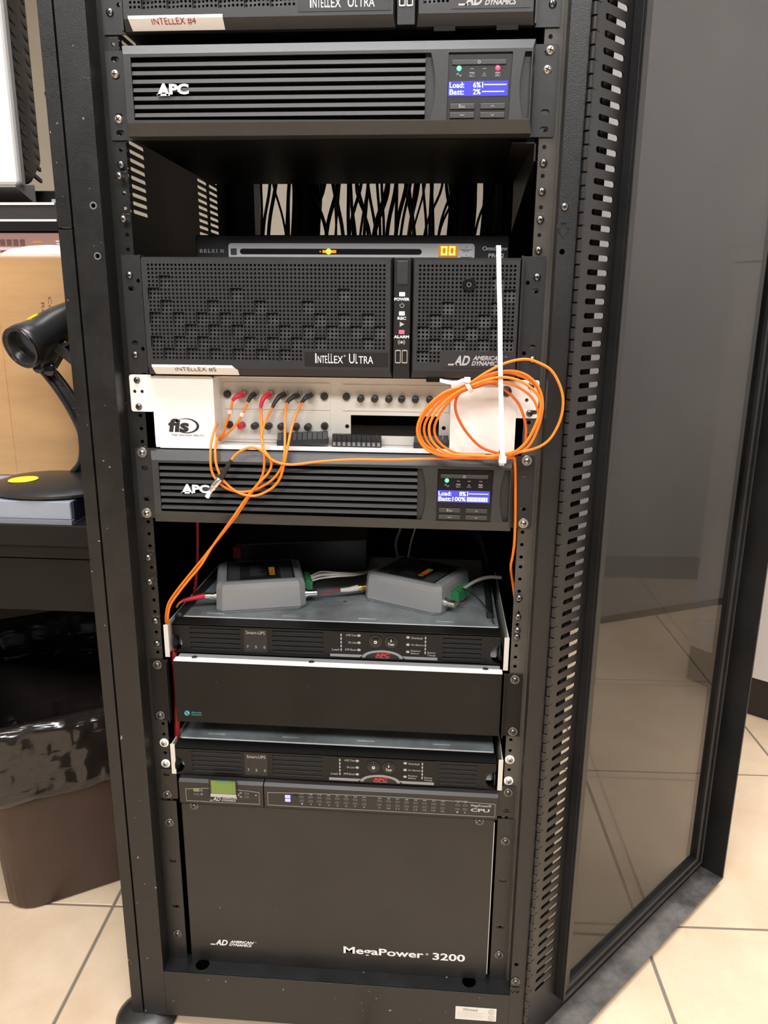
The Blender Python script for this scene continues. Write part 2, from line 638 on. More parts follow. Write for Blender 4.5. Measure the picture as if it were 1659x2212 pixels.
def slot(x, z, w, h, n=5):
    r = h / 2
    out = []
    for k in range(n + 1):
        a = -math.pi / 2 + math.pi * k / n
        out.append((x + w / 2 - r + r * math.cos(a), z + r * math.sin(a)))
    for k in range(n + 1):
        a = math.pi / 2 + math.pi * k / n
        out.append((x - w / 2 + r + r * math.cos(a), z + r * math.sin(a)))
    return out


def rect(x0, x1, z0, z1):
    return [(x0, z0), (x1, z0), (x1, z1), (x0, z1)]


def rrect(x0, x1, z0, z1, r, n=4):
    out = []
    for (cx, cz, a0) in ((x1 - r, z1 - r, 0), (x0 + r, z1 - r, 90), (x0 + r, z0 + r, 180), (x1 - r, z0 + r, 270)):
        for k in range(n + 1):
            a = math.radians(a0 + k * 90 / n)
            out.append((cx + r * math.cos(a), cz + r * math.sin(a)))
    return out


# shared screw meshes (origin on the seat, head towards -Y)
SCREW = {}


def screw_mesh(kind):
    if kind in SCREW:
        return SCREW[kind]
    head, r, washer = {'steel': ('steel_dark', 4.1, None), 'black': ('dark_metal', 4.0, None),
                       'white': ('zinc_screw', 4.1, 'label_white'), 'ring': ('bright_metal', 3.4, 'dull_metal'),
                       'zinc': ('zinc_screw', 4.6, None), 'ringdark': ('dark_metal', 4.0, 'dark_metal')}[kind]
    b = MB()
    b.mi = 0
    y = 0.0
    if washer:
        b.mi = 1
        b.lathe((0, 0, 0), (0, -1, 0), [(0, 6.2), (0.9, 6.2), (1.2, 5.9), (1.2, 2)], 20)
        y = -1.2
    b.mi = 0
    b.lathe((0, y, 0), (0, -1, 0), [(0, r), (0.9, r), (1.9, r * 0.86), (2.6, r * 0.55), (2.8, r * 0.3)], 14)
    b.mi = 2
    for w, h in ((r * 0.95, r * 0.20), (r * 0.20, r * 0.95)):
        b.box(-w / 2 * 1.2, w / 2 * 1.2, y - 2.75, y - 1.5, -h / 2 * 1.2, h / 2 * 1.2)
        b.box(-w / 2 * 1.2, w / 2 * 1.2, y - 2.95, y - 2.7, -h / 2 * 1.2, h / 2 * 1.2)
    me_o = b.build('screw', [head, washer or head, 'hole_dark'], org=(0, 0, 0), smooth=True)
    me = me_o.data
    bpy.data.objects.remove(me_o)
    SCREW[kind] = me
    return me


def screw(parent, x, z, y=-2.0, kind='steel', tilt=0.0):
    o = bpy.data.objects.new('screw', screw_mesh(kind))
    COL.objects.link(o)
    o.parent = parent
    g = ORG[parent]
    o.location = ((x - g[0]) * MM, (y - g[1]) * MM, (z - g[2]) * MM)
    o.rotation_euler = (0, math.radians(tilt if tilt else (x * 37 + z * 53) % 80), 0)
    ORG[o] = (x, y, z)
    return o

# ================================================================== the room
def struct(name, b, m, org=(0, 0, FLOOR), **k):
    o = b.build(name, m, org=org, **k)
    o['kind'] = 'structure'
    return o


RX0, RX1, RY0, RY1 = -2600, 2600, -3400, 2400
floor = struct('floor', MB().box(RX0, RX1, RY0, RY1, FLOOR - 60, FLOOR - 1.6), 'grout')
struct('ceiling', MB().box(RX0, RX1, RY0, RY1, CEILING_Z, CEILING_Z + 60), 'ceiling_white')
struct('wall_left', MB().box(RX0 - 80, RX0, RY0, RY1, FLOOR, CEILING_Z), 'wall_beige')
struct('wall_right', MB().box(RX1, RX1 + 80, RY0, RY1, FLOOR, CEILING_Z), 'wall_white')
struct('wall_back', MB().box(RX0, RX1, RY1, RY1 + 80, FLOOR, CEILING_Z), 'wall_beige')
struct('wall_front', MB().box(RX0, RX1, RY0 - 80, RY0, FLOOR, CEILING_Z), 'wall_dark')

# floor tiles, 18 inch, laid two degrees off the rack's front
TILE = 460.0
tang = math.radians(2.0)
tb = MB()
hw = TILE / 2 - 2.6
tb.loft([[(sx * (hw - q), sy * (hw - q), z) for sx, sy in ((-1, -1), (1, -1), (1, 1), (-1, 1))]
         for q, z in ((0, -9), (0, -1.0), (0.9, 0))])
tproto = tb.build('tile', 'tile_beige', org=(0, 0, 0))
tmesh = tproto.data
bpy.data.objects.remove(tproto)
ux, uy = (math.cos(tang), math.sin(tang)), (-math.sin(tang), math.cos(tang))
for i in range(-8, 9):
    for j in range(-9, 8):
        cxm = -424 + (i + 0.5) * TILE * ux[0] + (j + 0.5) * TILE * uy[0]
        cym = 190 + (i + 0.5) * TILE * ux[1] + (j + 0.5) * TILE * uy[1]
        if RX0 + 245 < cxm < RX1 - 245 and RY0 + 245 < cym < RY1 - 245:
            o = bpy.data.objects.new('tile', tmesh)
            COL.objects.link(o)
            o.parent = floor
            o.location = (cxm * MM, cym * MM, 0)
            o.rotation_euler = (0, 0, tang + random.choice((0, 1, 2, 3)) * math.pi / 2)

# grey partition wall behind the open door and its dark skirting line
pa, pd = (520.0, 1484.0), (0.906, 0.423)
pn = (-pd[1], pd[0])


def part_pt(t, e, z):
    return (pa[0] + pd[0] * t + pn[0] * e, pa[1] + pd[1] * t + pn[1] * e, z)


def part_box(t0, t1, e0, e1, z0, z1):
    b = MB()
    b.loft([[part_pt(t0, e0, z), part_pt(t1, e0, z), part_pt(t1, e1, z), part_pt(t0, e1, z)] for z in (z0, z1)])
    return b


struct('wall_partition', part_box(0, 1750, 0, 70, FLOOR, CEILING_Z), 'wall_grey')
struct('baseboard_partition', part_box(-4, 1750, -8, 0, FLOOR, FLOOR + 22), 'kick_black')

for (lx, ly, sx, sy, pw) in CEILING_LIGHTS:
    t = thing('ceiling_light', 'flat white fluorescent ceiling panel in a thin metal frame', 'ceiling light', (lx, ly, CEILING_Z), 'ceiling panels')
    MB().box(lx - sx / 2, lx + sx / 2, ly - sy / 2, ly + sy / 2, CEILING_Z - 12, CEILING_Z - 2).build('diffuser', 'lamp_diffuser', t)
    fb = MB()
    for (a, b_, c, d) in ((-sx / 2 - 25, sx / 2 + 25, -sy / 2 - 25, -sy / 2), (-sx / 2 - 25, sx / 2 + 25, sy / 2, sy / 2 + 25),
                          (-sx / 2 - 25, -sx / 2, -sy / 2, sy / 2), (sx / 2, sx / 2 + 25, -sy / 2, sy / 2)):
        fb.box(lx + a, lx + b_, ly + c, ly + d, CEILING_Z - 20, CEILING_Z - 0.5)
    fb.build('light_frame', 'ceiling_white', t)

# white laminate cabinet with a black kick, past the free edge of the rack door
kc = thing('laminate_cabinet', 'white laminate cabinet with a tall black kick plate beyond the open rack door', 'cabinet', (1180, 1120, FLOOR))
ka = math.atan2(-23, 31)


def kpt(a, b, z):
    return (952 + a * math.cos(ka) - b * math.sin(ka), 987 + a * math.sin(ka) + b * math.cos(ka), z)


def kbox(a0, a1, b0, b1, z0, z1):
    return MB().loft([[kpt(a0, b0, z), kpt(a1, b0, z), kpt(a1, b1, z), kpt(a0, b1, z)] for z in (z0, z1)])


kbox(0, 620, 0, 420, FLOOR + 108, FLOOR + 1150).build('body', 'laminate', kc)
kbox(0, 620, 0, 420, FLOOR, FLOOR + 108).build('kick_plate', 'kick_black', kc)
kbox(-12, 632, -12, 432, FLOOR + 1150, FLOOR + 1180).build('top', 'laminate', kc)
for s in (0, 1):
    kbox(6 + s * 306, 306 + s * 306, -16, -1, FLOOR + 112, FLOOR + 1145).build('door', 'laminate', kc)

# ================================================================== the rack
rack = thing('server_rack', 'black open steel equipment rack full of recorders and power units, its glazed door swung wide', 'server rack', (0, 330, FLOOR))
TOPZ = 640.0
BOT = -1062.0

# front posts
lp = MB()
lp.plate(rect(-281, -248, BOT, TOPZ), [circ(-256.7, 49.8, 3.1), circ(-257.0, -2.8, 3.1)], -28, 2)
lp.box(-250, -248, -26, 14, BOT, TOPZ)
lp.box(-281, -279, -26, 14, BOT, TOPZ)
lp.box(-281, -248, 14, 16, BOT, TOPZ)
post_l = lp.build('front_post', 'rack_scuffed', rack, bev=0.8)
for z in (49.8, -2.8):
    ib = MB()
    ib.lathe((-256.9, -28.2, z), (0, 1, 0), [(0, 4.1), (0, 2.6), (8, 2.6)], 14, caps=False)
    ib.lathe((-256.9, -28.2, z), (0, 1, 0), [(0, 4.1), (2, 3.2)], 14, caps=False)
    ib.build('threaded_insert', 'dull_metal', post_l, smooth=True)

rp = MB()
rp.plate(rect(248, 268, BOT, TOPZ), [circ(254.2, 3.0, 3.0), circ(254.2, -930, 3.0)], -28, 2)
rp.box(248, 250, -26, 14, BOT, TOPZ)
rp.box(266.5, 268, -26, 14, BOT, TOPZ)
rp.box(248, 268, 14, 16, BOT, TOPZ)
post_r = rp.build('front_post', 'rack_black', rack, bev=0.8)
screw(post_r, 254.0, 47.7, -28, 'steel', 20)
screw(post_r, 254.5, -958, -28, 'ringdark', 10)
for (hx, hz) in ((254.0, 26), (254.5, -973)):      # punched cable-clip cut-outs below the post screws
    ho = MB()
    ho.lathe((hx, -28.6, hz), (0, 1, 0), [(0, 6.2), (0.5, 6.2), (0.5, 5.2), (0, 5.2)], 14, caps=False)
    for a in (-90, 150, 30):
        ho.lathe((hx + 5.5 * math.cos(math.radians(a)), -28.6, hz + 5.5 * math.sin(math.radians(a))), (0, 1, 0), [(0, 2.6), (0.5, 2.6)], 8)
    ho.build('knockout', 'rack_black', post_r)

# side panels with vent slots (plates in the YZ plane with a front flange)


def side_plate(x, y0, y1, z0, z1, cols, rows, sw, sh=5.2):
    b = MB()
    holes = [slot(cy, z, sw, sh, 4) for cy in cols for z in rows if z0 + 8 < z < z1 - 8]
    b.curve2d([rect(y0, y1, z0, z1)] + holes, 1.6, lambda a, c, d: (x + d, a, c))
    return b


VROWS = [68 + 10.7 * k for k in range(24)]
b = side_plate(-290, -14, 690, 25, TOPZ, (138, 196, 486, 552), VROWS, 54)
b.build('side_panel', 'interior_black', rack)
MB().box(-300, -284, -27, -13, 27.5, TOPZ).build('corner_strip', 'rack_scuffed', rack, bev=0.5)
MB().box(-300, -284, -27, -13, BOT, 25).build('corner_strip', 'rack_scuffed', rack, bev=0.5)
b = side_plate(-290, -14, 690, BOT, 25, (), (), 54)
b.build('side_panel', 'interior_black', rack)
MB().box(-290, 290, 690, 694, BOT, 30).build('rear_panel', 'interior_black', rack)  # added dark sheet blocking the bright room behind the rack
b = side_plate(290, 6, 690, BOT, TOPZ, (), (), 54)
b.box(268, 299.5, 6, 34, BOT, TOPZ)
b.build('side_panel', 'interior_black', rack)
MB().box(-284, -281, -20, -16, BOT, TOPZ).build('gasket_strip', 'pit_black', rack)  # dark strip set in the groove in place of its shade

# rear posts, top and floor pans
for s in (-1, 1):
    MB().box(s * 292, s * 236, 640, 690, BOT, TOPZ).build('rear_post', 'interior_black', rack)
MB().box(-300, 300, -26, 690, TOPZ, TOPZ + 30).build('top_pan', 'rack_black', rack)
MB().box(-290, 290, 4, 690, -1050, -1046).build('bottom_pan', 'interior_black', rack)

# base bar: upright face, ledge with two round knock-outs
bb = MB()
bb.box(-248, 248, -28, -26, BOT, -984)
bb.curve2d([rect(-248, 248, -27.5, 6), circ(-195.6, -11.0, 10, 20), circ(191.7, -8.8, 10, 20)], 2.0, lambda a, c, d: (a, c, -985 + d))
base = bb.build('base_bar', 'rack_scuffed', rack, bev=0.6)
MB().box(-250, 250, -25, 8, -1040, -1038).build('pan_below_ledge', 'pit_black', rack)
rpz = MB().box(173.2, 230.6, -28.8, -28, -1030, -1008.5)
plate = rpz.build('rating_plate', 'cream_panel', rack)
tx = MB().text('Winsted', 183, 204, -1014.5, -1010, -28.8, 0.1, bold=0.02)
for k in range(4):
    tx.text('rack unit listed for information use only', 176, 214 - 4 * (k % 2), -1018.2 - k * 2.6, -1016.8 - k * 2.6, -28.8, 0.1)
for z in (-1014, -1024.5):
    tx.text('UL', 221.5, 226, z - 2, z + 2, -28.8, 0.1)
    tx.lathe((223.7, -28.85, z), (0, -1, 0), [(0, 4.4), (0.1, 4.4), (0.1, 3.9), (0, 3.9)], 20, caps=False)
tx.build('lettering', 'print_dim', plate)
for (fx, fy) in ((-282, -18), (282, 40), (-270, 640), (270, 640)):
    MB().lathe((fx, fy, FLOOR), (0, 0, 1), [(0, 44), (5, 45), (9, 42), (14, 33), (17.5, 20)], 28).build('foot_pad', 'dark_metal', rack, smooth=True)

# mounting rails with EIA hole pattern
EIA = []
for U in range(-14, 22):
    for h in (6.35, 22.225, 38.1):
        EIA.append(-(U * 44.45 + h))


def rail(s, m):
    b = MB()
    # punched strip: a ring of faces round each hole, plain sheet between
    xa, xb, h = s * 226.3, s * 238.8, 4.2
    hz = sorted(z for z in EIA if -978 < z < 560)
    edges = [-984.0] + [e for z in hz for e in (z - h, z + h)] + [600.0]
    for k in range(0, len(edges), 2):
        b.box(xa, xb, 0, 1.8, edges[k], edges[k + 1])
    b.box(xb, s * 250, 0, 1.8, -984, 600)
    for z in hz:
        ang8 = [math.radians(22.5 + 45 * q) for q in range(8)]
        inn = [(s * 232.55 + 2.35 * math.cos(a), z + 2.35 * math.sin(a)) for a in ang8]
        x1, x0 = max(xa, xb), min(xa, xb)
        outp = [(x1, z + 1.7), (s * 232.55 + 2.6, z + h), (s * 232.55 - 2.6, z + h), (x0, z + 1.7), (x0, z - 1.7), (s * 232.55 - 2.6, z - h), (s * 232.55 + 2.6, z - h), (x1, z - 1.7)]
        V = [(p[0], 0, p[1]) for p in outp] + [(p[0], 0, p[1]) for p in inn] + [(p[0], 1.8, p[1]) for p in inn] + [(p[0], 1.8, p[1]) for p in outp]
        F = []
        for q in range(8):
            r_ = (q + 1) % 8
            F += [(q, r_, 8 + r_, 8 + q), (8 + q, 8 + r_, 16 + r_, 16 + q), (16 + q, 16 + r_, 24 + r_, 24 + q)]
        for (cx_, cz_, p, q) in ((x1, z + h, 0, 1), (x0, z + h, 2, 3), (x0, z - h, 4, 5), (x1, z - h, 6, 7)):
            V.append((cx_, 0, cz_))
            F.append((p, q, len(V) - 1))
        b.add(V, F)
    b.box(s * 246, s * 250, 1.8, 24, -984, 600)
    if s > 0:
        b.box(245.5, 250, -3.5, 0.5, -984, 600)
    o = b.build('mounting_rail', m, rack)
    # unit marks scribed beside the holes
    mk = MB()
    for U in range(-8, 20):
        z = -U * 44.45
        for (a, c) in ((-3.6, -1.8), (-0.8, 0.0), (1.4, 4.6)):
            mk.box(s * 232.55 + a, s * 232.55 + c, -0.15, 0.2, z - 0.25, z + 0.25)
    mk.build('unit_marks', 'print_dim', o)
    return o


rail_l = rail(-1, 'rail_black')
rail_r = rail(1, 'rail_olive')
for (z, y) in ((95.25, -3), (82.55, -11), (38.1, -8), (-361.95, -9), (-393.7, -10), (-450.85, -1), (-482.6, -1)):
    screw(rail_l, -232.55, z, y, 'steel')
    if y < -2:
        MB().cyl((-232.55, y, z), (0, 1, 0), 2.2, -y + 2, 10).build('screw_shank', 'dull_metal', rail_l, smooth=True)
for (z, y) in ((95.25, -1), (66.675, -1), (38.1, -1), (6.35, -1), (-401, -4), (-426, -4), (-444, -4), (-453, -3)):
    screw(rail_r, 232.55, z, y, 'steel')
    if y < -2:
        MB().cyl((232.55, y, z), (0, 1, 0), 2.2, -y + 2, 10).build('screw_shank', 'dull_metal', rail_r, smooth=True)

# ------------------------------------------------------------------ the glazed door, swung right round
DH = (271.0, -30.5)
DA = math.radians(43.4)
DU = (math.sin(DA), math.cos(DA))
DN = (DU[1], -DU[0])


def dp(u, e, z):
    return (DH[0] + DU[0] * u + DN[0] * e, DH[1] + DU[1] * u + DN[1] * e, z)


def dbox(b, u0, u1, e0, e1, z0, z1):
    return b.loft([[dp(u0, e0, z), dp(u1, e0, z), dp(u1, e1, z), dp(u0, e1, z)] for z in (z0, z1)])


DT = 600.0
db = MB()
NS, SP, SZ = 101, 15.3, -981.0
dbox(db, 2, 16, 0, 1.5, -1066, DT)
dbox(db, 58, 86, 0, 1.5, -1066, DT)
dbox(db, 484, 540, 0, 1.5, -1066, DT)
dbox(db, 16, 58, 0, 1.5, -1066, SZ - SP / 2)
dbox(db, 16, 58, 0, 1.5, SZ + (NS - 0.5) * SP, DT)
dbox(db, 86, 484, 0, 1.5, -1066, -1010)
dbox(db, 86, 484, 0, 1.5, 545, DT)
for k in range(NS):        # one ring of faces round each vent slot
    zc = SZ + k * SP
    inn = slot(37, zc, 41, 6.2, 5)
    h = SP / 2
    xr, xl = inn[0][0], inn[6][0]
    outp = [(xr, zc - h), (58, zc - h), (58, zc - h / 3), (58, zc + h / 3), (58, zc + h), (xr, zc + h),
            (xl, zc + h), (16, zc + h), (16, zc + h / 3), (16, zc - h / 3), (16, zc - h), (xl, zc - h)]
    V = [dp(p[0], 1.5, p[1]) for p in outp] + [dp(p[0], 1.5, p[1]) for p in inn] + [dp(p[0], 0, p[1]) for p in inn] + [dp(p[0], 0, p[1]) for p in outp]
    F = []
    for q in range(12):
        r_ = (q + 1) % 12
        F += [(q, r_, 12 + r_, 12 + q), (12 + q, 12 + r_, 24 + r_, 24 + q), (24 + q, 24 + r_, 36 + r_, 36 + q)]
    db.add(V, F)
dbox(db, 536, 540, 1.5, 43, -1063, DT)
dbox(db, 3, 540, 1.5, 43, DT - 3, DT)
door = db.build('door', 'rack_black', rack)
dbox(MB(), 3, 540, 1.5, 43, -1066, -1063).build('bottom_flange', 'dusty_black', door, bev=0.5)
wc = MB()
dbox(wc, 68, 86, 1.5, 13, -1026, 560)
dbox(wc, 484, 500, 1.5, 13, -1026, 560)
dbox(wc, 86, 484, 1.5, 13, -1026, -1012)
dbox(wc, 86, 484, 1.5, 13, 546, 560)
dbox(wc, 68, 72, 13, 17, -1026, 560)
dbox(wc, 496, 500, 13, 17, -1026, 560)
dbox(wc, 72, 496, 13, 17, -1026, -1022)
wc.build('window_channel', 'rack_black', door, bev=0.6)
gp = dbox(MB(), 83, 488, 4.5, 7.5, -1014, 549).build('glass_pane', 'smoked_acrylic', door)
hg = MB()
for k in range(126):
    z = -1050 + k * 13.0
    hg.lathe((271.5 if k % 2 else 271.0, -31.5, z), (0, 0, 1), [(0, 2.2), (0.6, 3.2), (11.4, 3.2), (12, 2.2)], 10)
    if k % 2:
        dbox(hg, 0, 8, 0.2, 2.2, z + 0.4, z + 11.6)
hg.build('piano_hinge', 'rack_black', door, smooth=True)

# ================================================================== video recorders (3U, perforated bezel)
DIMPLES_L = {1: (1,), 2: (0, 7, 16), 3: (1, 5, 9, 13), 4: (0, 2, 4, 6, 8, 10, 14, 16, 18), 5: (3, 5, 7, 11, 13, 15, 17, 19),
             6: (0, 2, 4, 8, 10, 12, 14, 18), 7: (1, 3, 5, 7, 9, 11)}
DIMPLES_R = {1: (6,), 2: (7,), 3: (2, 6), 4: (1, 5), 5: (0, 2, 4, 6), 6: (1, 3, 5, 7), 7: (0,)}


def perforated(b, xl, zt, ncol, nrow, px, pz, y, r, dimples, skip):
    """Perforated sheet: one ring of quads round each hole; dimpled 3 x 3 blocks sit deeper."""
    A = [math.radians(22.5 + 45 * k) for k in range(8)]
    for j in range(nrow):
        for i in range(ncol):
            if skip(i, j):
                continue
            deep = (i // 3) in dimples.get(j // 3, ())
            cx, cz = xl + i * px, zt - j * pz
            # a dimple is deepest at its upper left and runs out flush at its lower right
            def yy(x, z):
                if not deep:
                    return y
                fx = (x - (xl + (i // 3 * 3 - 0.5) * px)) / (3 * px)
                fz = ((zt - (j // 3 * 3 - 0.5) * pz) - z) / (3 * pz)
                return y + 4.4 - 1.7 * fx - 2.3 * fz
            hx, hz = px / 2, pz / 2
            o = [(hx, hz * .42), (hx * .42, hz), (-hx * .42, hz), (-hx, hz * .42), (-hx, -hz * .42), (-hx * .42, -hz), (hx * .42, -hz), (hx, -hz * .42)]
            outer = [(cx + p[0], cz + p[1]) for p in o]
            inner = [(cx + r * math.cos(a), cz + r * math.sin(a)) for a in A]
            V = [(p[0], yy(*p), p[1]) for p in outer] + [(p[0], yy(*p), p[1]) for p in inner] + [(p[0], yy(*p) + 1.5, p[1]) for p in inner]
            F = [(k, (k + 1) % 8, 8 + (k + 1) % 8, 8 + k) for k in range(8)] + [(8 + k, 8 + (k + 1) % 8, 16 + (k + 1) % 8, 16 + k) for k in range(8)]
            n = len(V)
            cor = [(hx, hz, 0, 1), (-hx, hz, 2, 3), (-hx, -hz, 4, 5), (hx, -hz, 6, 7)]
            for (ax, az, p, q) in cor:
                V.append((cx + ax, yy(cx + ax, cz + az), cz + az))
                F.append((p, q, len(V) - 1))
            b.add(V, F)
            if deep and i % 3 == 0 and j % 3 == 0:
                x0, x1 = cx - hx, cx - hx + 3 * px
                z1, z0 = cz + hz, cz + hz - 3 * pz
                cs = [(x0, z1), (x1, z1), (x1, z0), (x0, z0)]
                for k in range(4):
                    p, q = cs[k], cs[(k + 1) % 4]
                    b.add([(p[0], y, p[1]), (q[0], y, q[1]), (q[0], yy(*q), q[1]), (p[0], yy(*p), p[1])], [(0, 1, 2, 3)])


def ad_logo(b, x0, x1, z0, z1, y):
    w, h = x1 - x0, z1 - z0
    b.text('AD', x0 + w * 0.10, x0 + w * 0.40, z0, z1, y, 0.2, shear=0.35, bold=0.03)
    b.box(x0, x0 + w * 0.16, y - 0.2, y, z0, z0 + h * 0.16)
    b.text('AMERICAN', x0 + w * 0.45, x1, z0 + h * 0.54, z1, y, 0.2, shear=0.3, bold=0.035)
    b.text('DYNAMICS', x0 + w * 0.43, x1 - w * 0.05, z0, z0 + h * 0.46, y, 0.2, shear=0.3, bold=0.035)


def bezel_block(b, x0, x1, z0, z1, yf, yb, top, bot, side, dep=None):
    """chamfered bezel surround without a front (ring from front edge back to yb)"""
    dep = dep or max(top, bot, side)
    b.loft([[(x0 + side, yf, z0 + bot), (x1 - side, yf, z0 + bot), (x1 - side, yf, z1 - top), (x0 + side, yf, z1 - top)],
            [(x0, yf + dep, z0), (x1, yf + dep, z0), (x1, yf + dep, z1), (x0, yf + dep, z1)],
            [(x0, yb, z0), (x1, yb, z0), (x1, yb, z1), (x0, yb, z1)]], caps=False)


def make_recorder(zt, label, tape, ink, tape_x1, notch):
    t = thing('video_recorder', label, 'video recorder', (0, 200, zt - 133.35), 'perforated-front recorders')
    Z = lambda z: zt + z
    MB().box(-214, 214, -1, 420, Z(-132), Z(-1.5)).build('chassis', 'interior_black', t)
    for s in (-1, 1):
        b = MB()
        hl = [slot(s * 231.5, Z(-36.5), 8, 5), slot(s * 231.5, Z(-98), 8, 5), circ(s * 222.5, Z(-28), 2.3), circ(s * 222.5, Z(-105), 2.3)]
        b.plate(rect(min(s * 215, s * 241), max(s * 215, s * 241), Z(-133), Z(0)), hl, -2.2, 2)
        b.box(s * 214, s * 216, -2.2, -14, Z(-133), Z(0))
        e = b.build('rack_ear', 'ear_grey', t)
        screw(e, s * 232.5, Z(-22), -2.2, 'steel')
        screw(e, s * 232.5, Z(-112), -2.2, 'steel')
    yf = -20.0
    # left bezel
    b = MB()
    bezel_block(b, -213, 72.5, Z(-133.5), Z(-2.5), yf, -3, 3, 9, 2)
    x_l, px, pz, z_t = -203.0, 4.517, 4.445, -11.4
    xe0, xe1 = x_l - px / 2, x_l + 59.5 * px
    ze1, ze0 = z_t + pz / 2, z_t - 23.5 * pz
    xl0, xl1, zb1, zb0 = -211, 70.5, -5.5, -124.5
    lab = (x_l + 38.5 * px, z_t - 20.5 * pz)
    b.plate([(xl0, Z(zb0)), (xl1, Z(zb0)), (xl1, Z(zb1)), (xl0, Z(zb1))],
            [[(xe0, Z(ze0)), (lab[0], Z(ze0)), (lab[0], Z(lab[1])), (xe1, Z(lab[1])), (xe1, Z(ze1)), (xe0, Z(ze1))]], yf, 1.5)
    perforated(b, x_l, Z(z_t), 60, 24, px, pz, yf, 1.42, DIMPLES_L, lambda i, j: i >= 39 and j >= 21)
    bl = b.build('perforated_bezel', 'bezel_charcoal', t)
    MB().box(-210, 70, -12, -6, Z(-130), Z(-5)).build('bezel_backing', 'pit_black', t)
    nb = MB().box(lab[0] + 2, 68.5, yf - 0.5, yf, Z(-121), Z(-105.3))
    nb.build('name_plate', 'bezel_black', bl)
    tb_ = MB()
    tb_.text('I', -14.6, -13.2, Z(-117.6), Z(-106.8), yf - 0.5, 0.2)
    tb_.text('NTE', -11.8, -0.8, Z(-117.6), Z(-109.4), yf - 0.5, 0.2)
    tb_.text('LL', 0.4, 6.0, Z(-117.6), Z(-106.8), yf - 0.5, 0.2)
    tb_.text('EX', 7.0, 17.2, Z(-117.6), Z(-109.4), yf - 0.5, 0.2)
    tb_.text('®', 18.2, 20.2, Z(-110.2), Z(-108.2), yf - 0.5, 0.2)
    tb_.text('U', 24.2, 30.4, Z(-117.6), Z(-106.8), yf - 0.5, 0.2)
    tb_.text('L', 31.8, 34.0, Z(-117.6), Z(-106.8), yf - 0.5, 0.2)
    tb_.text('TRA', 35.2, 51.6, Z(-117.6), Z(-109.4), yf - 0.5, 0.2)
    tb_.build('lettering', 'print_white', bl)
    # centre strip with lamps and sockets
    b = MB()
    b.box(74, 93, -17, -3, Z(-133.5), Z(-2), 1.0)
    cs = b.build('centre_strip', 'bezel_black', t)
    MB().box(77.2, 89.8, -18, -16.5, Z(-31), Z(-6), 0.8).build('blank_cover', 'bezel_charcoal', t)
    for (z, w, m) in ((-41.5, 'POWER', 'led_white'), (-62.2, 'REC', 'led_cream'), (-82.4, 'ALARM', 'led_pink')):
        MB().box(80.2, 86.6, -17.8, -16.8, Z(z - 2.2), Z(z + 2.2), 0.4).build('lamp', m, t)
    tb_ = MB()
    tb_.text('POWER', 74.7, 91.8, Z(-48.4), Z(-45.2), -17, 0.25, bold=0.035)
    tb_.text('REC', 78.6, 88.2, Z(-69.0), Z(-65.8), -17, 0.25, bold=0.035)
    tb_.text('ALARM', 74.7, 91.8, Z(-89.2), Z(-86.0), -17, 0.25, bold=0.035)
    tb_.build('lettering', 'print_white', cs)
    sy = MB()
    pts = [(83.4 + 2.3 * math.sin(math.radians(a)), -17.2, Z(-53.4) + 2.3 * math.cos(math.radians(a))) for a in range(35, 326, 20)]
    sy.tube(pts, 0.3, 5)
    sy.tube([(83.4, -17.2, Z(-53)), (83.4, -17.2, Z(-50.2))], 0.3, 5)
    sy.prism([(81.2, Z(-71.2)), (86.4, Z(-73.9)), (81.2, Z(-76.6))], 1, -17.3, -17)
    sy.cyl((83.4, -17.0, Z(-93.6)), (0, -1, 0), 1.5, 0.3, 12)
    for s in (-1, 1):
        for rr in (2.6, 3.8):
            sy.tube([(83.4 + s * rr * math.cos(math.radians(a)), -17.2, Z(-93.6) + rr * math.sin(math.radians(a))) for a in range(-45, 46, 15)], 0.25, 5)
    sy.build('symbols', 'print_grey', cs)
    for x in (79.6, 87.2):
        b = MB()
        b.plate(rrect(x - 3.2, x + 3.2, Z(-117), Z(-102), 1.2), [rect(x - 2.4, x + 2.4, Z(-115.6), Z(-103.4))], -18, 1.5)
        u = b.build('usb_socket', 'zinc_screw', t)
        MB().box(x - 2.4, x + 2.4, -16.9, -16.4, Z(-115.6), Z(-103.4)).box(x - 1.2, x + 0.4, -18, -16.9, Z(-114.5), Z(-104.5)).build('socket_tongue', 'hole_dark', u)
    # right bezel
    b = MB()
    bezel_block(b, 94.5, 213.5, Z(-133.5), Z(-2.5), yf, -3, 3, 9, 2)
    xr, pxr = 103.0, 4.49
    xe0, xe1 = xr - pxr / 2, xr + 23.5 * pxr
    lx = xr + 5.5 * pxr
    b.plate([(96.5, Z(zb0)), (211.5, Z(zb0)), (211.5, Z(zb1)), (96.5, Z(zb1))],
            [[(xe0, Z(ze0)), (lx, Z(ze0)), (lx, Z(lab[1])), (xe1, Z(lab[1])), (xe1, Z(ze1)), (xe0, Z(ze1))]], yf, 1.5)
    perforated(b, xr, Z(z_t), 24, 24, pxr, pz, yf, 1.42, DIMPLES_R, lambda i, j: i >= 6 and j >= 21)
    br = b.build('perforated_bezel', 'bezel_charcoal', t)
    MB().box(97, 211, -12, -6, Z(-130), Z(-5)).build('bezel_backing', 'pit_black', t)
    MB().box(lx + 1.5, 209, yf - 0.5, yf, Z(-121), Z(-105.3)).build('name_plate', 'bezel_charcoal', br)
    tb_ = MB()
    ad_logo(tb_, 136.5, 197.5, Z(-118.3), Z(-107.4), yf - 0.5)
    tb_.text('TM', 199, 202, Z(-109), Z(-107.8), yf - 0.5, 0.2)
    tb_.build('lettering', 'print_grey', br)
    b = MB()
    b.lathe((156.8, yf, Z(-31)), (0, -1, 0), [(0, 7.4), (2.0, 7.4), (3.0, 6.6), (3.0, 4.6), (2.2, 4.4), (2.2, 1.5)], 24)
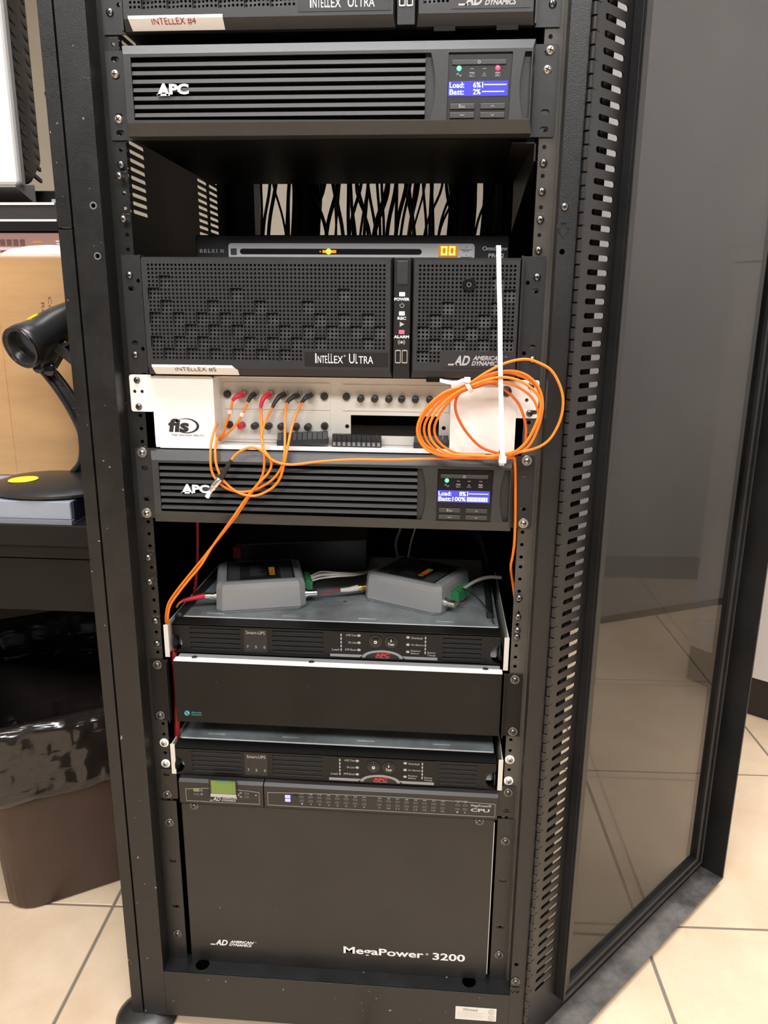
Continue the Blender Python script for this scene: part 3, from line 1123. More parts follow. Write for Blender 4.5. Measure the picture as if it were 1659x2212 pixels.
    b.box(155.8, 157.8, yf - 3.0, yf - 2, Z(-28.6), Z(-26.2))
    lk = b.build('key_lock', 'gloss_black', t, smooth=True)
    MB().lathe((156.8, yf - 2.3, Z(-31)), (0, -1, 0), [(0, 2.6), (0.4, 2.6), (0.4, 1.9), (0, 1.9)], 14, caps=False).build('key_ring', 'dull_metal', lk)
    for x0, x1 in ((112, 134), (176, 198)):
        MB().box(x0, x1, -12, -4, Z(-138), Z(-133)).build('door_latch', 'interior_black', t)
    # stuck-on name tape
    yt = -14.2
    tp = MB()
    ty = lambda c: -20.25 + max(0.0, -124.5 - c)
    xe = (lambda c: tape_x1 + (1.5 if c < -127 else 1.5 - (c + 127) * 1.2)) if notch else (lambda c: tape_x1)
    rows = [-121.6, -124.5, -127.0, -133.2]
    tv, tf = [], []
    for c in rows:
        for th in (0.0, 0.3):
            tv += [(-206.5 + (-121.6 - c) * 0.12, ty(c) - 0.25 + th, Z(c)), (xe(c), ty(c) - 0.25 + th, Z(c))]
    for k in range(3):
        o4 = k * 4
        tf += [(o4, o4 + 1, o4 + 5, o4 + 4), (o4 + 2, o4 + 6, o4 + 7, o4 + 3), (o4, o4 + 4, o4 + 6, o4 + 2), (o4 + 1, o4 + 3, o4 + 7, o4 + 5)]
    tp.add(tv, tf)
    tpo = tp.build('name_tape', 'label_white', t)
    lt = MB()
    lt.text(tape, -179.5 if notch else -182, -131 if notch else -135, Z(-129.6), Z(-124.0), -20.2, 0.0,
            fn=lambda x, y, z: (x, y - 0.65 + max(0.0, (Z(-124.5) - z)), z))
    lt.build('lettering', ink, tpo)
    return t


make_recorder(0.0, 'dark perforated recorder front with name tape 5, above the white fibre panel', 'INTELLEX #5', 'ink_brown', -107, True)
make_recorder(357.0, 'dark perforated recorder front with red-lettered name tape 4, at the rack top', 'INTELLEX #4', 'ink_red', -106, False)


# ================================================================== large 2U power units
def make_ups(zc, label, load, batt, red, bars):
    t = thing('rack_ups', label, 'power supply', (0, 150, zc - 44), 'two-unit louvred power units')
    Z = lambda z: zc + z
    MB().box(-214, 214, 0, 288, Z(-45), Z(43)).build('chassis', 'interior_black', t)
    ec = (-0.5) if red else 0
    for s in (-1, 1):
        hl = [slot(s * 231.0, Z(36), 9, 5.5), slot(s * 231.0, Z(-36.5), 9, 5.5), slot(s * 231, Z(19), 9, 5.5), slot(s * 231, Z(-20), 9, 5.5)]
        b = MB().plate(rrect(min(s * 214, s * 241.5), max(s * 214, s * 241.5), Z(-44), Z(44), 2.5), hl, -2.2, 2)
        e = b.build('rack_ear', 'ear_grey', t)
        if red:
            if s < 0:
                screw(e, -232.5, Z(22), -0.5, 'zinc'); screw(e, -231.5, Z(-23), -2.2, 'zinc')
            else:
                screw(e, 232.8, Z(38), -2.2, 'zinc', 15); screw(e, 231, Z(20.5), -0.5, 'zinc', 25)
        else:
            screw(e, s * 232.5, Z(38.5), -2.2, 'ring'); screw(e, s * 232.5, Z(-38), -2.2, 'ring')
    yf = -25.0
    b = MB()
    bezel_block(b, -216, 216, Z(-44), Z(44), yf, 0, 10, 12, 3, 6.5)
    arcA = [(112 + 5 * (1 - ((k - 5) / 5.0) ** 2) - 2, Z(-31 + 6.2 * k)) for k in range(11)]
    arcB = [(201 + 4.5 * ((k - 5) / 5.0) ** 2, Z(-31 + 6.2 * k)) for k in range(11)]
    gr = [(-205, Z(-29)), (arcA[0][0], Z(-31))] + arcA[1:] + [(-205, Z(31))]
    pan = [(127.0, Z(-35)) if False else (127.2, Z(-31.8)), (191.2, Z(-31.8)), (193.0, Z(31)), (128, Z(31))]
    rc = arcB + [(212, Z(31)), (212, Z(-31))]
    b.plate(rect(-213, 213, Z(-32), Z(34)), [gr, pan, rc], yf, 2)
    bz = b.build('bezel', 'bezel_grey', t, bev=0.35, bseg=1)
    MB().box(-206, 118, -10, -7, Z(-32), Z(33)).build('louvre_backing', 'pit_black', t)
    MB().box(104.5, 118, -20, -17, Z(-31), Z(32)).build('louvre_end', 'bezel_charcoal', t)
    MB().box(-205, 105, -10, -8, Z(-29.3), Z(-28.9)).build('louvre_sill', 'bezel_grey', t)
    for k in range(7):
        z = 24.3 - k * 8.05
        s_ = MB().prism([(yf + 1.0, Z(z - 2.0)), (yf + 2.1, Z(z + 2.0)), (-9, Z(z + 2.6)), (-9, Z(z - 0.6))], 0, -204.8, 104.5)
        s_.build('louvre_slat', 'bezel_grey', t)
    MB().box(200, 213, -19, -16, Z(-32), Z(33)).build('grip_recess', 'bezel_charcoal', t)
    # brand letters standing on the slats
    MB().text('A', -178.5, -164.5, Z(-6), Z(5.6), yf + 0.8, 1.6, bold=0.05, shear=0.05).text('PC', -165, -144, Z(-5.0), Z(5.2), yf + 0.8, 1.6, bold=0.05)\
        .box(-178.5, -166, yf - 0.8, yf + 0.8, Z(-6), Z(-4.2)).build('brand_letters', 'print_white', t)
    # display panel
    pn_ = MB().box(126.5, 194, -22.5, -18, Z(-33), Z(32)).build('display_panel', 'gloss_black' if not red else 'bezel_black', t)
    yp = -22.5
    MB().box(131.5, 187, yp - 1.6, yp, Z(19.8), Z(24.4), 0.8).build('power_button', 'button_grey', t)
    for (x0, x1, z) in ((130.5, 156, -18.8), (161.8, 187.4, -18.8), (130.5, 156, -27.2), (161.8, 187.4, -27.2)):
        MB().box(x0, x1, yp - 1.8, yp, Z(z - 2.7), Z(z + 2.7), 0.8).build('key', 'button_grey', t)
    MB().box(128.5, 189.5, yp - 0.5, yp, Z(-9), Z(5)).build('lcd', 'lcd_blue', t)
    for k, x in enumerate((139, 152.4, 165, 178.4)):
        on = (k == 0) or (k == 3 and red)
        if on:
            MB().lathe((x, yp, Z(16.8)), (0, -1, 0), [(0, 2.5), (0.7, 2.4), (1.2, 1.4)], 14).build('status_lamp', 'led_green' if k == 0 else 'led_red', t, smooth=True)
        else:
            MB().box(x - 1.9, x + 1.9, yp - 0.25, yp, Z(16.0), Z(16.8)).build('status_lamp', 'print_dim', t)
    def mark(b_):
        b_.build('key_mark', 'print_grey', pn_)
    mark(MB().tube(spline_points([(136.6, yp - 0.2, Z(10.6)), (137.6, yp - 0.2, Z(12.4)), (139, yp - 0.2, Z(11)), (140.4, yp - 0.2, Z(9.4)), (141.6, yp - 0.2, Z(11.2))], 4), 0.28, 5))
    mark(MB().tube([(164.9, yp - .2, Z(13)), (167.2, yp - .2, Z(9.2)), (162.6, yp - .2, Z(9.2))], 0.25, 5, closed=True).text('!', 164.6, 165.2, Z(9.8), Z(11.8), yp, 0.2))
    for x in (152.4, 178.4):
        g = MB().tube([(x - 2.4, yp - .2, Z(9.2)), (x + 2.4, yp - .2, Z(9.2)), (x + 2.4, yp - .2, Z(12.4)), (x - 2.4, yp - .2, Z(12.4))], 0.25, 5, closed=True)
        g.box(x - 1.8, x - 0.6, yp - .3, yp, Z(12.4), Z(13.2)).box(x + 0.6, x + 1.8, yp - .3, yp, Z(12.4), Z(13.2))
        g.tube([(x - 1.4, yp - .2, Z(9.8)), (x + 1.2, yp - .2, Z(11.8))], 0.22, 5)
        if x > 160:
            g.tube([(x + 1.2, yp - .2, Z(9.8)), (x - 1.2, yp - .2, Z(11.8))], 0.22, 5)
        mark(g)
    mark(MB().text('Esc', 140, 146.5, Z(-20.2), Z(-17.2), yp - 1.8, 0.15))
    mark(MB().tube([(173, yp - 2, Z(-19.8)), (174.6, yp - 2, Z(-18)), (176.2, yp - 2, Z(-19.8))], 0.3, 5))
    mark(MB().tube([(173, yp - 2, Z(-26.4)), (174.6, yp - 2, Z(-28.2)), (176.2, yp - 2, Z(-26.4))], 0.3, 5))
    mark(MB().tube([(145.4, yp - 2, Z(-26)), (145.4, yp - 2, Z(-27.4)), (141, yp - 2, Z(-27.4)), (142.4, yp - 2, Z(-26.4))], 0.28, 5))
    mark(MB().lathe((159.2, yp - 1.7, Z(22.1)), (0, -1, 0), [(0, 1.5), (0.2, 1.5), (0.2, 1.0), (0, 1.0)], 14, caps=False))
    d = MB()
    yl = yp - 0.5
    d.text('Load:', 129.8, 144.6, Z(-1.2), Z(3.8), yl, 0.12, bold=0.01)
    d.text(load, 161.8 - 3.9 * len(load), 161.6, Z(-1.2), Z(3.8), yl, 0.12, bold=0.01)
    d.text('Batt:', 129.8, 144.6, Z(-7.6), Z(-2.6), yl, 0.12, bold=0.01)
    d.text(batt, 161.8 - 3.9 * len(batt), 161.6, Z(-7.6), Z(-2.6), yl, 0.12, bold=0.01)
    d.box(163.2, 164.0, yl - 0.12, yl, Z(-1.2), Z(3.9))
    for k in range(18):
        x = 165.2 + k * 1.28
        d.box(x, x + 0.8, yl - 0.12, yl, Z(1.0), Z(1.9))
        if bars:
            d.box(163.2 + k * 1.36, 163.9 + k * 1.36, yl - 0.12, yl, Z(-7.8), Z(-2.6))
        else:
            d.box(x - 2, x - 1.2, yl - 0.12, yl, Z(-5.4), Z(-4.5))
    d.build('lcd_text', 'lcd_text', pn_)
    return t


make_ups(164.5, 'louvred grey power unit with red and green lamps lit, under the top recorder', '6%', '2%', True, False)
make_ups(-267.5, 'louvred dark power unit with one green lamp lit, under the white fibre panel', '8%', '100%', False, True)

# shelf bracket flanges under the upper power unit
br_ = thing('shelf_bracket', 'folded black support angle screwed below the upper power unit beside the olive rail', 'bracket', (205, 60, 108))
MB().loft([[(198, 4, 117), (224, 4, 117), (224, 4, 115.4), (198, 4, 115.4)], [(208, 250, 117), (224, 250, 117), (224, 250, 115.4), (208, 250, 115.4)]]).build('top_flange', 'panel_black', br_)
MB().loft([[(222.4, 4, 117), (224, 4, 117), (224, 4, 98), (222.4, 4, 98)], [(222.4, 250, 117), (224, 250, 117), (224, 250, 50), (222.4, 250, 50)]]).build('side_flange', 'panel_black', br_)

# ================================================================== KVM switch lying on the recorder
kv = thing('kvm_switch', 'black switch box with silver strip and amber two-digit display, on top of the recorder', 'switch', (6, 230, 0.5))
MB().box(-199, 212, 152, 330, 0.5, 35.5).build('case', 'interior_black', kv)
MB().box(-199.5, 212.5, 146, 152, 0.5, 36, 2.0).build('front_panel', 'bezel_black', kv)
sv = MB().plate(rrect(-155, 168, 2, 25.5, 4), [slot(-20, 15.2, 240, 7.2)], 144.6, 1.4).build('silver_strip', 'silver_plastic', kv)
MB().box(-141, 100, 145.4, 146, 11, 19.5).build('lamp_window', 'gloss_black', kv)
MB().box(-152, -144, 143.6, 144.6, 11, 19, 0.6).build('button', 'button_grey', kv)
for k in range(8):
    x = -128 + k * 31.5
    MB().box(x, x + 18, 143.8, 144.6, 3.4, 9.5, 0.5).build('channel_button', 'silver_plastic', kv)
MB().lathe((-22, 145.2, 15.4), (0, -1, 0), [(0, 3.4), (0.5, 3.2), (0.9, 1.6)], 14).build('channel_lamp', 'led_amber', kv)
MB().lathe((-33, 145.2, 15.4), (0, -1, 0), [(0, 1.0), (0.4, 0.8)], 10).box(-30, -12, 145.1, 145.4, 13.6, 17.2).build('channel_lamp', 'led_amber_dim', kv)
MB().box(121.5, 146.5, 143.4, 144.6, 9.5, 23.4, 1.5).build('digit_window', 'window_amber', kv)
dg = MB()
for x0 in (125, 135.2):
    for (a, c, e, f) in ((0, 7.6, 20.2, 21.8), (0, 7.6, 11.4, 13.0), (0, 1.7, 11.4, 16.2), (0, 1.7, 17, 21.8), (5.9, 7.6, 11.4, 16.2), (5.9, 7.6, 17, 21.8)):
        dg.box(x0 + a, x0 + c, 143.0, 143.4, e, f)
dg.build('digits', 'digit_amber', kv)
for z in (20.5, 11.4):
    kb = MB().prism(rrect(150, 164.5, z - 2.4, z + 2.4, 2), 1, 143.2, 144.6).build('bank_button', 'silver_plastic', kv)
kt = MB()
for (z, s_) in ((20.5, '+'), (11.4, '-')):
    kt.text(s_, 156.4, 158.4, z - (1 if s_ == '+' else 0.25), z + (1 if s_ == '+' else 0.25), 143.2, 0.15)
kt.text('BANK', 153.5, 161, 15.2, 16.8, 144.6, 0.15)
kt.build('button_marks', 'ink_black', kv)
kt = MB()
for k, ch in enumerate('BELKIN'):
    kt.text(ch, -194 + k * 5.6, -194 + k * 5.6 + (3.9 if ch != 'I' else 1.0), 13.6, 18.2, 146, 0.2, bold=0.015)
kt.build('lettering', 'print_grey', kv)
MB().text('OmniView', 178, 210, 17.2, 22.4, 146, 0.2, bold=0.01).build('lettering', 'print_white', kv)
MB().text('PRO2', 186, 206, 8.6, 13.6, 146, 0.2, bold=0.01).build('lettering', 'print_white', kv)
for k in range(8):
    MB().text(f'0{k + 1}', -122 + k * 31.5, -117 + k * 31.5, 5, 7.4, 143.8, 0.12).build('channel_number', 'ink_black', kv)

# ================================================================== white fibre patch panel (2U)
fp = thing('fibre_patch_panel', 'white steel fibre patch panel with rows of capped round sockets', 'patch panel', (0, 60, -222))
for s in (-1, 1):
    hl = [circ(s * 236.5, -155, 2.2), circ(s * 227.5, -155, 2.2)] if s < 0 else [circ(228.5, -158, 2.2), slot(237, -172, 9, 5)]
    e = MB().plate(rrect(min(s * 214, s * 242), max(s * 214, s * 242), -179, -135, 3), hl, -2.4, 1.8).build('rack_ear', 'white_paint', fp)
    screw(e, s * 232.5, -141.5, -2.4, 'black')
    screw(e, s * 232.5, -173, -2.4, 'black')
# left and right cheeks
for (x0, x1, nm) in ((-214.5, -140, 'cheek'), (141, 217, 'cheek')):
    b = MB()
    b.plate(rrect(x0, x1, -221, -136, 3), [circ(204.5, -148, 3.2)] if x0 > 0 else [], -3.5, 1.6)
    b.box(x0, x0 + 1.6, -2, 90, -221, -137)
    b.box(x1 - 1.6, x1, -2, 90, -221, -137)
    ck = b.build(nm, 'white_paint', fp, bev=0.5)
lk = MB().lathe((204.5, -3.6, -148), (0, -1, 0), [(0, 6.2), (2.6, 5.8), (3.6, 4.4)], 18).build('thumb_screw', 'rubber_black', fp, smooth=True)
MB().box(-214, 217, 5, 200, -137.5, -136).build('top_plate', 'white_paint', fp)
MB().box(-214, 217, -4, 200, -221.5, -219.5).build('tray', 'white_paint', fp)
MB().box(-208, 141, -6, -4, -222, -217.2).build('tray_lip', 'white_edge', fp)
MB().box(-214, 217, 198, 200, -219, -137).build('rear_plate', 'interior_black', fp)
yb = 30.0
bp = MB().plate(rect(-140, 141, -219, -137), [rect(20, 128, -208, -183), circ(15.5, -197, 2.6), circ(134, -197, 2.6)], yb, 1.5).build('back_panel', 'cream_panel', fp)
for (x0, x1, z0, z1) in ((-136.5, -5, -177.5, -145), (-134.5, -5, -215, -181), (10.5, 139.5, -177.5, -146)):
    MB().box(x0, x1, yb - 1.3, yb, z0, z1).build('adapter_plate', 'cream_panel', fp)
ya = yb - 1.3


def st_socket(x, z, cap):
    b = MB().lathe((x, ya, z), (0, -1, 0), [(0, 4.4), (1, 4.4), (1, 3.6), (8, 3.6), (8, 3.1), (9, 3.1)], 12)
    for k in range(3):
        b.lathe((x, ya - 2 - k * 1.8, z), (0, -1, 0), [(0, 4.0), (0.9, 4.0)], 12)
    s_ = b.build('socket', 'dull_metal', fp, smooth=True)
    if cap:
        MB().lathe((x, ya - 3.5, z), (0, -1, 0), [(0, 4.3), (7, 4.3), (8.4, 3.8), (9, 2.6)], 14).build('dust_cap', cap, s_, smooth=True)


for x in (-116, -97, -79, -62, -46.5, -31):
    st_socket(x, -161, None)
for k, x in enumerate((-115, -98, -81, -65, -47, -32)):
    st_socket(x, -197.5, 'rubber_red' if k == 0 else 'rubber_black')
for x in (33, 50, 67, 82.5, 99, 116):
    st_socket(x, -162, 'rubber_black')
for (x, z) in ((-132, -159.5), (-12, -160.5), (-131, -197), (-12, -196.5), (15, -160.5)):
    MB().lathe((x, ya, z), (0, -1, 0), [(0, 4.6), (3, 4.6), (4.6, 3.8), (5, 2)], 16).build('thumb_screw', 'rubber_black', fp, smooth=True)
lt = MB()
lt.text('fis', -197.5, -172, -203, -186.5, -3.5, 0.2, bold=0.045, shear=0.12)
for k in range(28):    # crescent sweeping round the letters
    a0, a1 = math.radians(150 - k * 11), math.radians(150 - (k + 1) * 11)
    w0, w1 = 0.5 + 2.8 * math.sin(math.pi * k / 28) ** 2, 0.5 + 2.8 * math.sin(math.pi * (k + 1) / 28) ** 2
    P = lambda a, w: (-176 + (15 + w / 2) * math.cos(a), -3.7, -195 + (8.6 + w / 3) * math.sin(a))
    Q = lambda a, w: (-176 + (15 - w / 2) * math.cos(a), -3.7, -195 + (8.6 - w / 3) * math.sin(a))
    lt.add([P(a0, w0), P(a1, w1), Q(a1, w1), Q(a0, w0)], [(0, 1, 2, 3)])
lt.text('Fiber Instrument Sales Inc', -193.5, -154.5, -207.6, -204.6, -3.5, 0.2)
lt.build('lettering', 'ink_black', fp)


# terminal blocks left lying in the tray
def term_block(x0, x1, y0, z0, h, n, tilt, open_front, label):
    t = thing('terminal_block', label, 'terminal block', ((x0 + x1) / 2, y0 + 6, z0), 'loose terminal blocks in the tray')
    R = lambda x, y, z: (x, y, z + (x - (x0 + x1) / 2) * tilt)
    pz = abs(tilt) * (x1 - x0) / 2
    MB().box(x0, x1, y0, y0 + 12, z0 + pz, z0 + pz + h * 0.45).xform(R).build('base', 'block_black', t)
    w = (x1 - x0) / n
    for k in range(n):
        b = MB()
        xa, xb = x0 + k * w + w * 0.07, x0 + (k + 1) * w - w * 0.07
        if open_front:
            b.box(xa, xb, y0 + 2, y0 + 11, z0 + pz + h * 0.45, z0 + pz + h)
        else:
            b.loft([[(xa, y0 + 1, z0 + pz + h * 0.45), (xb, y0 + 1, z0 + pz + h * 0.45), (xb, y0 + 11, z0 + pz + h * 0.45), (xa, y0 + 11, z0 + pz + h * 0.45)],
                    [(xa, y0 + 3.5, z0 + pz + h), (xb, y0 + 3.5, z0 + pz + h), (xb, y0 + 9, z0 + pz + h), (xa, y0 + 9, z0 + pz + h)]])
        b.xform(R).build('clamp', 'block_black', t)
        if open_front:
            MB().box(xa + w * .16, xb - w * .16, y0 - 0.3, y0, z0 + pz + h * 0.12, z0 + pz + h * 0.42).xform(R).build('wire_slot', 'dull_metal', t)


term_block(-68, -6, 8, -219.5, 15, 10, 0.055, False, 'black screw terminal strip tilted in the white tray below the red cap')
term_block(-1, 59, 10, -219.5, 15, 10, 0.0, True, 'black terminal strip with metal wire slots facing out in the white tray')
term_block(98, 140, 12, -219.5, 15, 6, 0.0, False, 'short black terminal strip in the white tray behind the orange coil')


# ================================================================== slim 1U power units
def make_slim(yf, zb, label):
    t = thing('slim_ups', label, 'power supply', (0, yf + 200, zb), 'slim one-unit power units')
    x0, x1 = -219, 215.5
    zt = zb + 41.0
    top = zt + 2.5
    # metal body
    MB().box(x0 + 1, x1 - 2, yf + 22, yf + 300, zb + 1, top).build('chassis', 'galvanised', t)
    MB().box(x0 + 4, x1 - 4, yf + 19.5, yf + 22, zb + 1, top - 0.3).build('cover_edge', 'white_edge', t)
    for k in range(4):
        MB().box(x0 + 38 + k * 104, x0 + 62 + k * 104, yf + 33, yf + 38, top, top + 0.7).build('cover_tab', 'galvanised', t)
    for k in range(3):
        MB().lathe((x0 + 80 + k * 140, yf + 92, top), (0, 0, 1), [(0, 3), (0.6, 2.4), (0.8, 1)], 10).build('cover_screw', 'dull_metal', t)
    # plastic bezel with sloping top and semicircular finger notches
    ztop = zt
    gr1 = [rect(x0 + 24, x0 + 92, zb + 36.3 - k * 6.9 - 3.4, zb + 36.3 - k * 6.9) for k in range(5)]
    gr2 = [rect(x0 + 135, x0 + 203, zb + 36.3 - k * 6.9 - 3.4, zb + 36.3 - k * 6.9) for k in range(5)]
    gr3 = [rect(x1 - 75, x1 - 25, zb + 35.0 - k * 6.7 - 3.3, zb + 35.0 - k * 6.7) for k in range(6)]
    nl = [(x0 + 13 * math.sin(math.radians(a)), zb + 14 + 13 * math.cos(math.radians(a))) for a in range(0, 181, 20)]
    nr = [(x1 - 13 * math.sin(math.radians(a)), zb + 14 + 13 * math.cos(math.radians(a))) for a in range(180, -1, -20)]
    out = [(x1, zt), (x0, zt)] + nl + [(x0, zb), (x1, zb)] + nr
    b = MB().plate(out, gr1 + gr2 + gr3, yf, 2.5)
    b.prism([(yf, zt - 0.2), (yf + 20, top - 0.4), (yf + 20, top - 2.4), (yf, zt - 2.4)], 0, x0, x1)
    bz = b.build('bezel', 'bezel_shaded', t, bev=0.4, bseg=1)
    for (a, c, zz, n, p) in ((x0 + 24, x0 + 92, 36.3, 5, 6.9), (x0 + 135, x0 + 203, 36.3, 5, 6.9), (x1 - 75, x1 - 25, 35.0, 6, 6.7)):
        for k in range(n):
            z = zb + zz - k * p - 3.4
            MB().prism([(yf + 0.6, z + 0.2), (yf + 6, z + 3.2), (yf + 6, z + 2.2), (yf + 0.6, z - 0.6)], 0, a, c).build('vent_slat', 'bezel_charcoal', t)
    MB().box(x0 + 15, x1 - 15, yf + 6.5, yf + 8, zb + 1, zt - 2.5).build('vent_backing', 'pit_black', t)
    for s, xx in ((-1, x0), (1, x1)):
        MB().lathe((xx, yf + 9, zb + 14), (s, 0, 0), [(-1.5, 12.5), (-1, 12.5)], 20).build('finger_notch', 'bezel_charcoal', t)
    # name block
    MB().box(x0 + 97, x0 + 128, yf - 0.4, yf, zb + 4, zb + 37).build('name_block', 'panel_black', t)
    MB().text('Smart-UPS', x0 + 100, x0 + 125.5, zb + 30, zb + 34.4, yf - 0.4, 0.15).text('7', x0 + 100.5, x0 + 103, zb + 10, zb + 13.8, yf - 0.4, 0.15)\
        .text('5', x0 + 111.5, x0 + 114, zb + 10, zb + 13.8, yf - 0.4, 0.15).text('0', x0 + 123, x0 + 125.5, zb + 10, zb + 13.8, yf - 0.4, 0.15).build('lettering', 'print_grey', t)
    # control panel
    cp = MB().box(-7, 134, yf - 0.6, yf, zb + 5.5, zb + 38.5).build('control_panel', 'bezel_shaded', t)
    trim = MB()
    trim.prism([(-7, zb + 6.8), (36, zb + 6.8), (32, zb + 3.4), (-7, zb + 3.4)], 1, yf - 1.6, yf)
    trim.prism([(88, zb + 6.8), (134, zb + 6.8), (134, zb + 3.4), (92, zb + 3.4)], 1, yf - 1.6, yf)
    ao = [(62 + 27 * math.cos(math.radians(a)), zb + 3.4 + 11 * math.sin(math.radians(a))) for a in range(0, 181, 12)]
    ai = [(62 + 22.5 * math.cos(math.radians(a)), zb + 3.4 + 8.2 * math.sin(math.radians(a))) for a in range(180, -1, -12)]
    trim.prism(ao + ai, 1, yf - 1.6, yf)
    trim.build('silver_trim', 'trim_grey', t)
    MB().prism([(62 + 22.5 * math.cos(math.radians(a)), zb + 2.4 + 8.2 * math.sin(math.radians(a))) for a in range(0, 181, 12)], 1, yf - 1.0, yf).build('badge', 'bezel_black', t)
    MB().text('APC', 52.5, 71.5, zb + 4.6, zb + 10.2, yf - 1.0, 0.2, bold=0.05).build('brand_letters', 'print_red', t)
    MB().text('www.apc.com', 53, 71, zb + 2.8, zb + 4.2, yf - 1.0, 0.2).build('lettering', 'print_grey', t)
    for (x, s_) in ((53, 'O'), (73.4, 'I')):
        kb = MB().lathe((x, yf - 0.6, zb + 26.6), (0, -1, 0), [(0, 8.4), (1.2, 8.4), (1.2, 6.4), (2.4, 6.0), (2.8, 4)], 22).build('push_button', 'gloss_black', t, smooth=True)
        g = MB()
        if s_ == 'O':
            g.lathe((x, yf - 3.5, zb + 26.6), (0, -1, 0), [(0, 2.0), (0.2, 2.0), (0.2, 1.1), (0, 1.1)], 16, caps=False)
        else:
            g.box(x - 0.4, x + 0.4, yf - 3.6, yf - 3.3, zb + 27.6, zb + 31.2)
            g.text('Test', x - 4, x + 4, zb + 22.8, zb + 26.0, yf - 3.3, 0.2)
        g.build('button_mark', 'print_white', kb)
    for k in range(3):
        for x in (31, 95.2):
            MB().prism([(x + 2.4 * math.cos(q * 0.5236), zb + 34 - k * 10.2 + 1.7 * math.sin(q * 0.5236)) for q in range(12)], 1, yf - 1.0, yf - 0.5).build('indicator', 'led_off', t)
    for x in (7.6, 118.0):
        for k in range(5):
            MB().prism([(x + 1.0 * math.cos(q * 0.785), zb + 34.0 - k * 5.2 + 2.1 * math.sin(q * 0.785)) for q in range(8)], 1, yf - 1.0, yf - 0.5).build('level_lamp', 'led_off', t)
    for (w, a, c, z) in (('AVR Trim', 14, 27.5, 34), ('On Line', 17, 27.5, 23.8), ('AVR Boost', 12.5, 27.5, 13.6), ('Load', -4.5, 4.5, 13), ('Overload', 99.5, 114, 33.4),
                         ('On Battery', 99.5, 116, 23.4), ('Replace', 99.5, 111.5, 15), ('Battery', 99.5, 110, 11.4), ('Battery', 121, 131.5, 13.2), ('Charge', 121, 131.5, 9.6)):
        MB().text(w, a, c, zb + z - 1.5, zb + z + 1.5, yf - 0.6, 0.12).build('lettering', 'print_grey', cp)
    # mounting brackets
    for s in (-1, 1):
        x = -222 if s < 0 else 219.5
        b = MB().plate(rect(x - 1.5, x + 4.5, zb + 1, zb + 46), [], min(yf, 4) - 2, 1.5)
        b.box(x + (3 if s > 0 else -1.5), x + (4.5 if s > 0 else 0), min(yf, 4) - 1, 260, zb + 1, zb + 44)
        b.build('mount_bracket', 'cable_white', t)
    return t


slim_a = make_slim(20, -503.5, 'slim black power unit under the two grey converter boxes')
slim_b = make_slim(-2, -674.5, 'slim black power unit between the plain black chassis and the green-screen controller')
for s in (-1, 1):
    for z in (-628.65, -660.4):
        screw(slim_b, s * 232.55, z, -0.3, 'white', 15)

# ================================================================== plain 2U chassis with teal mark
ch = thing('plain_chassis', 'plain black rack chassis front with a bright top edge and a small teal emblem', 'rack chassis', (0, 100, -594))
MB().box(-212, 217, -2.5, 0, -594, -505).build('front_panel', 'panel_shaded', ch, bev=0.5)
MB().box(-210, 215, 0, 300, -593, -509).build('case', 'interior_black', ch)
MB().box(-211, 217, -3.0, 7, -505.5, -503.8).build('top_lip', 'white_edge', ch)
MB().box(-209, 215, 7, 18, -505.6, -504.2).build('lip_seam', 'trim_grey', ch)
for x in (-186, -30, 196):
    MB().lathe((x, 7, -504.0), (0, 0, 1), [(0, 4.0), (0.8, 3.6), (1.5, 2)], 12).build('lip_screw', 'dark_metal', ch, smooth=True)
for s in (-1, 1):
    b = MB().box(s * 219, s * 243, -2.6, -0.4, -593, -505).box(s * 219, s * 221, -2.6, -9, -593, -505)
    e = b.build('rack_ear', 'panel_shaded', ch, bev=0.4)
    screw(e, s * 233, -512, -2.6, 'ringdark')
    screw(e, s * 234, -586, -2.6, 'ringdark')
em = MB().cyl((-197.5, -2.6, -581), (0, -1, 0), 3.7, 0.3, 20).build('emblem', 'print_teal', ch)
MB().tube(spline_points([(-200.4, -3.0, -578.8), (-198.6, -3.0, -579.6), (-196.4, -3.0, -582.6), (-194.6, -3.0, -583.4)], 4), 0.4, 6).build('emblem_wave', 'panel_brown', em)
MB().text('American', -191.5, -178, -580.8, -578.0, -2.5, 0.1).text('Dynamics', -191.5, -177.5, -584.6, -581.8, -2.5, 0.1).build('lettering', 'print_teal', ch)

# ================================================================== 1U controller with green screen
cp = thing('matrix_controller', 'slim controller with a small green screen and rows of numbered lamps', 'controller', (0, 100, -716))
MB().box(-214, 218, 0, 280, -715, -677).build('case', 'interior_black', cp)
for s in (-1, 1):
    b = MB().plate(rrect(min(s * 218, s * 242.5), max(s * 218, s * 242.5), -714, -668, 2), [slot(s * 232, -676.5 if s < 0 else -705.5, 9, 5)], -2.4, 2).build('rack_ear', 'panel_brown', cp)
    screw(b, s * 232.5, -707.5 if s < 0 else -677, -2.4, 'ringdark')
b = MB()
b.prism([(-1, -675.5), (-8, -676.5), (-12, -680), (-12, -712), (-9, -716), (-1, -716)], 0, -212, -96)
b.prism([(-1, -675.5), (-8, -676.5), (-12, -680), (-12, -712), (-9, -716), (-1, -716)], 0, -94.5, 219)
cf = b.build('front_bezel', 'panel_black', cp)
yc = -12.0
b = MB()
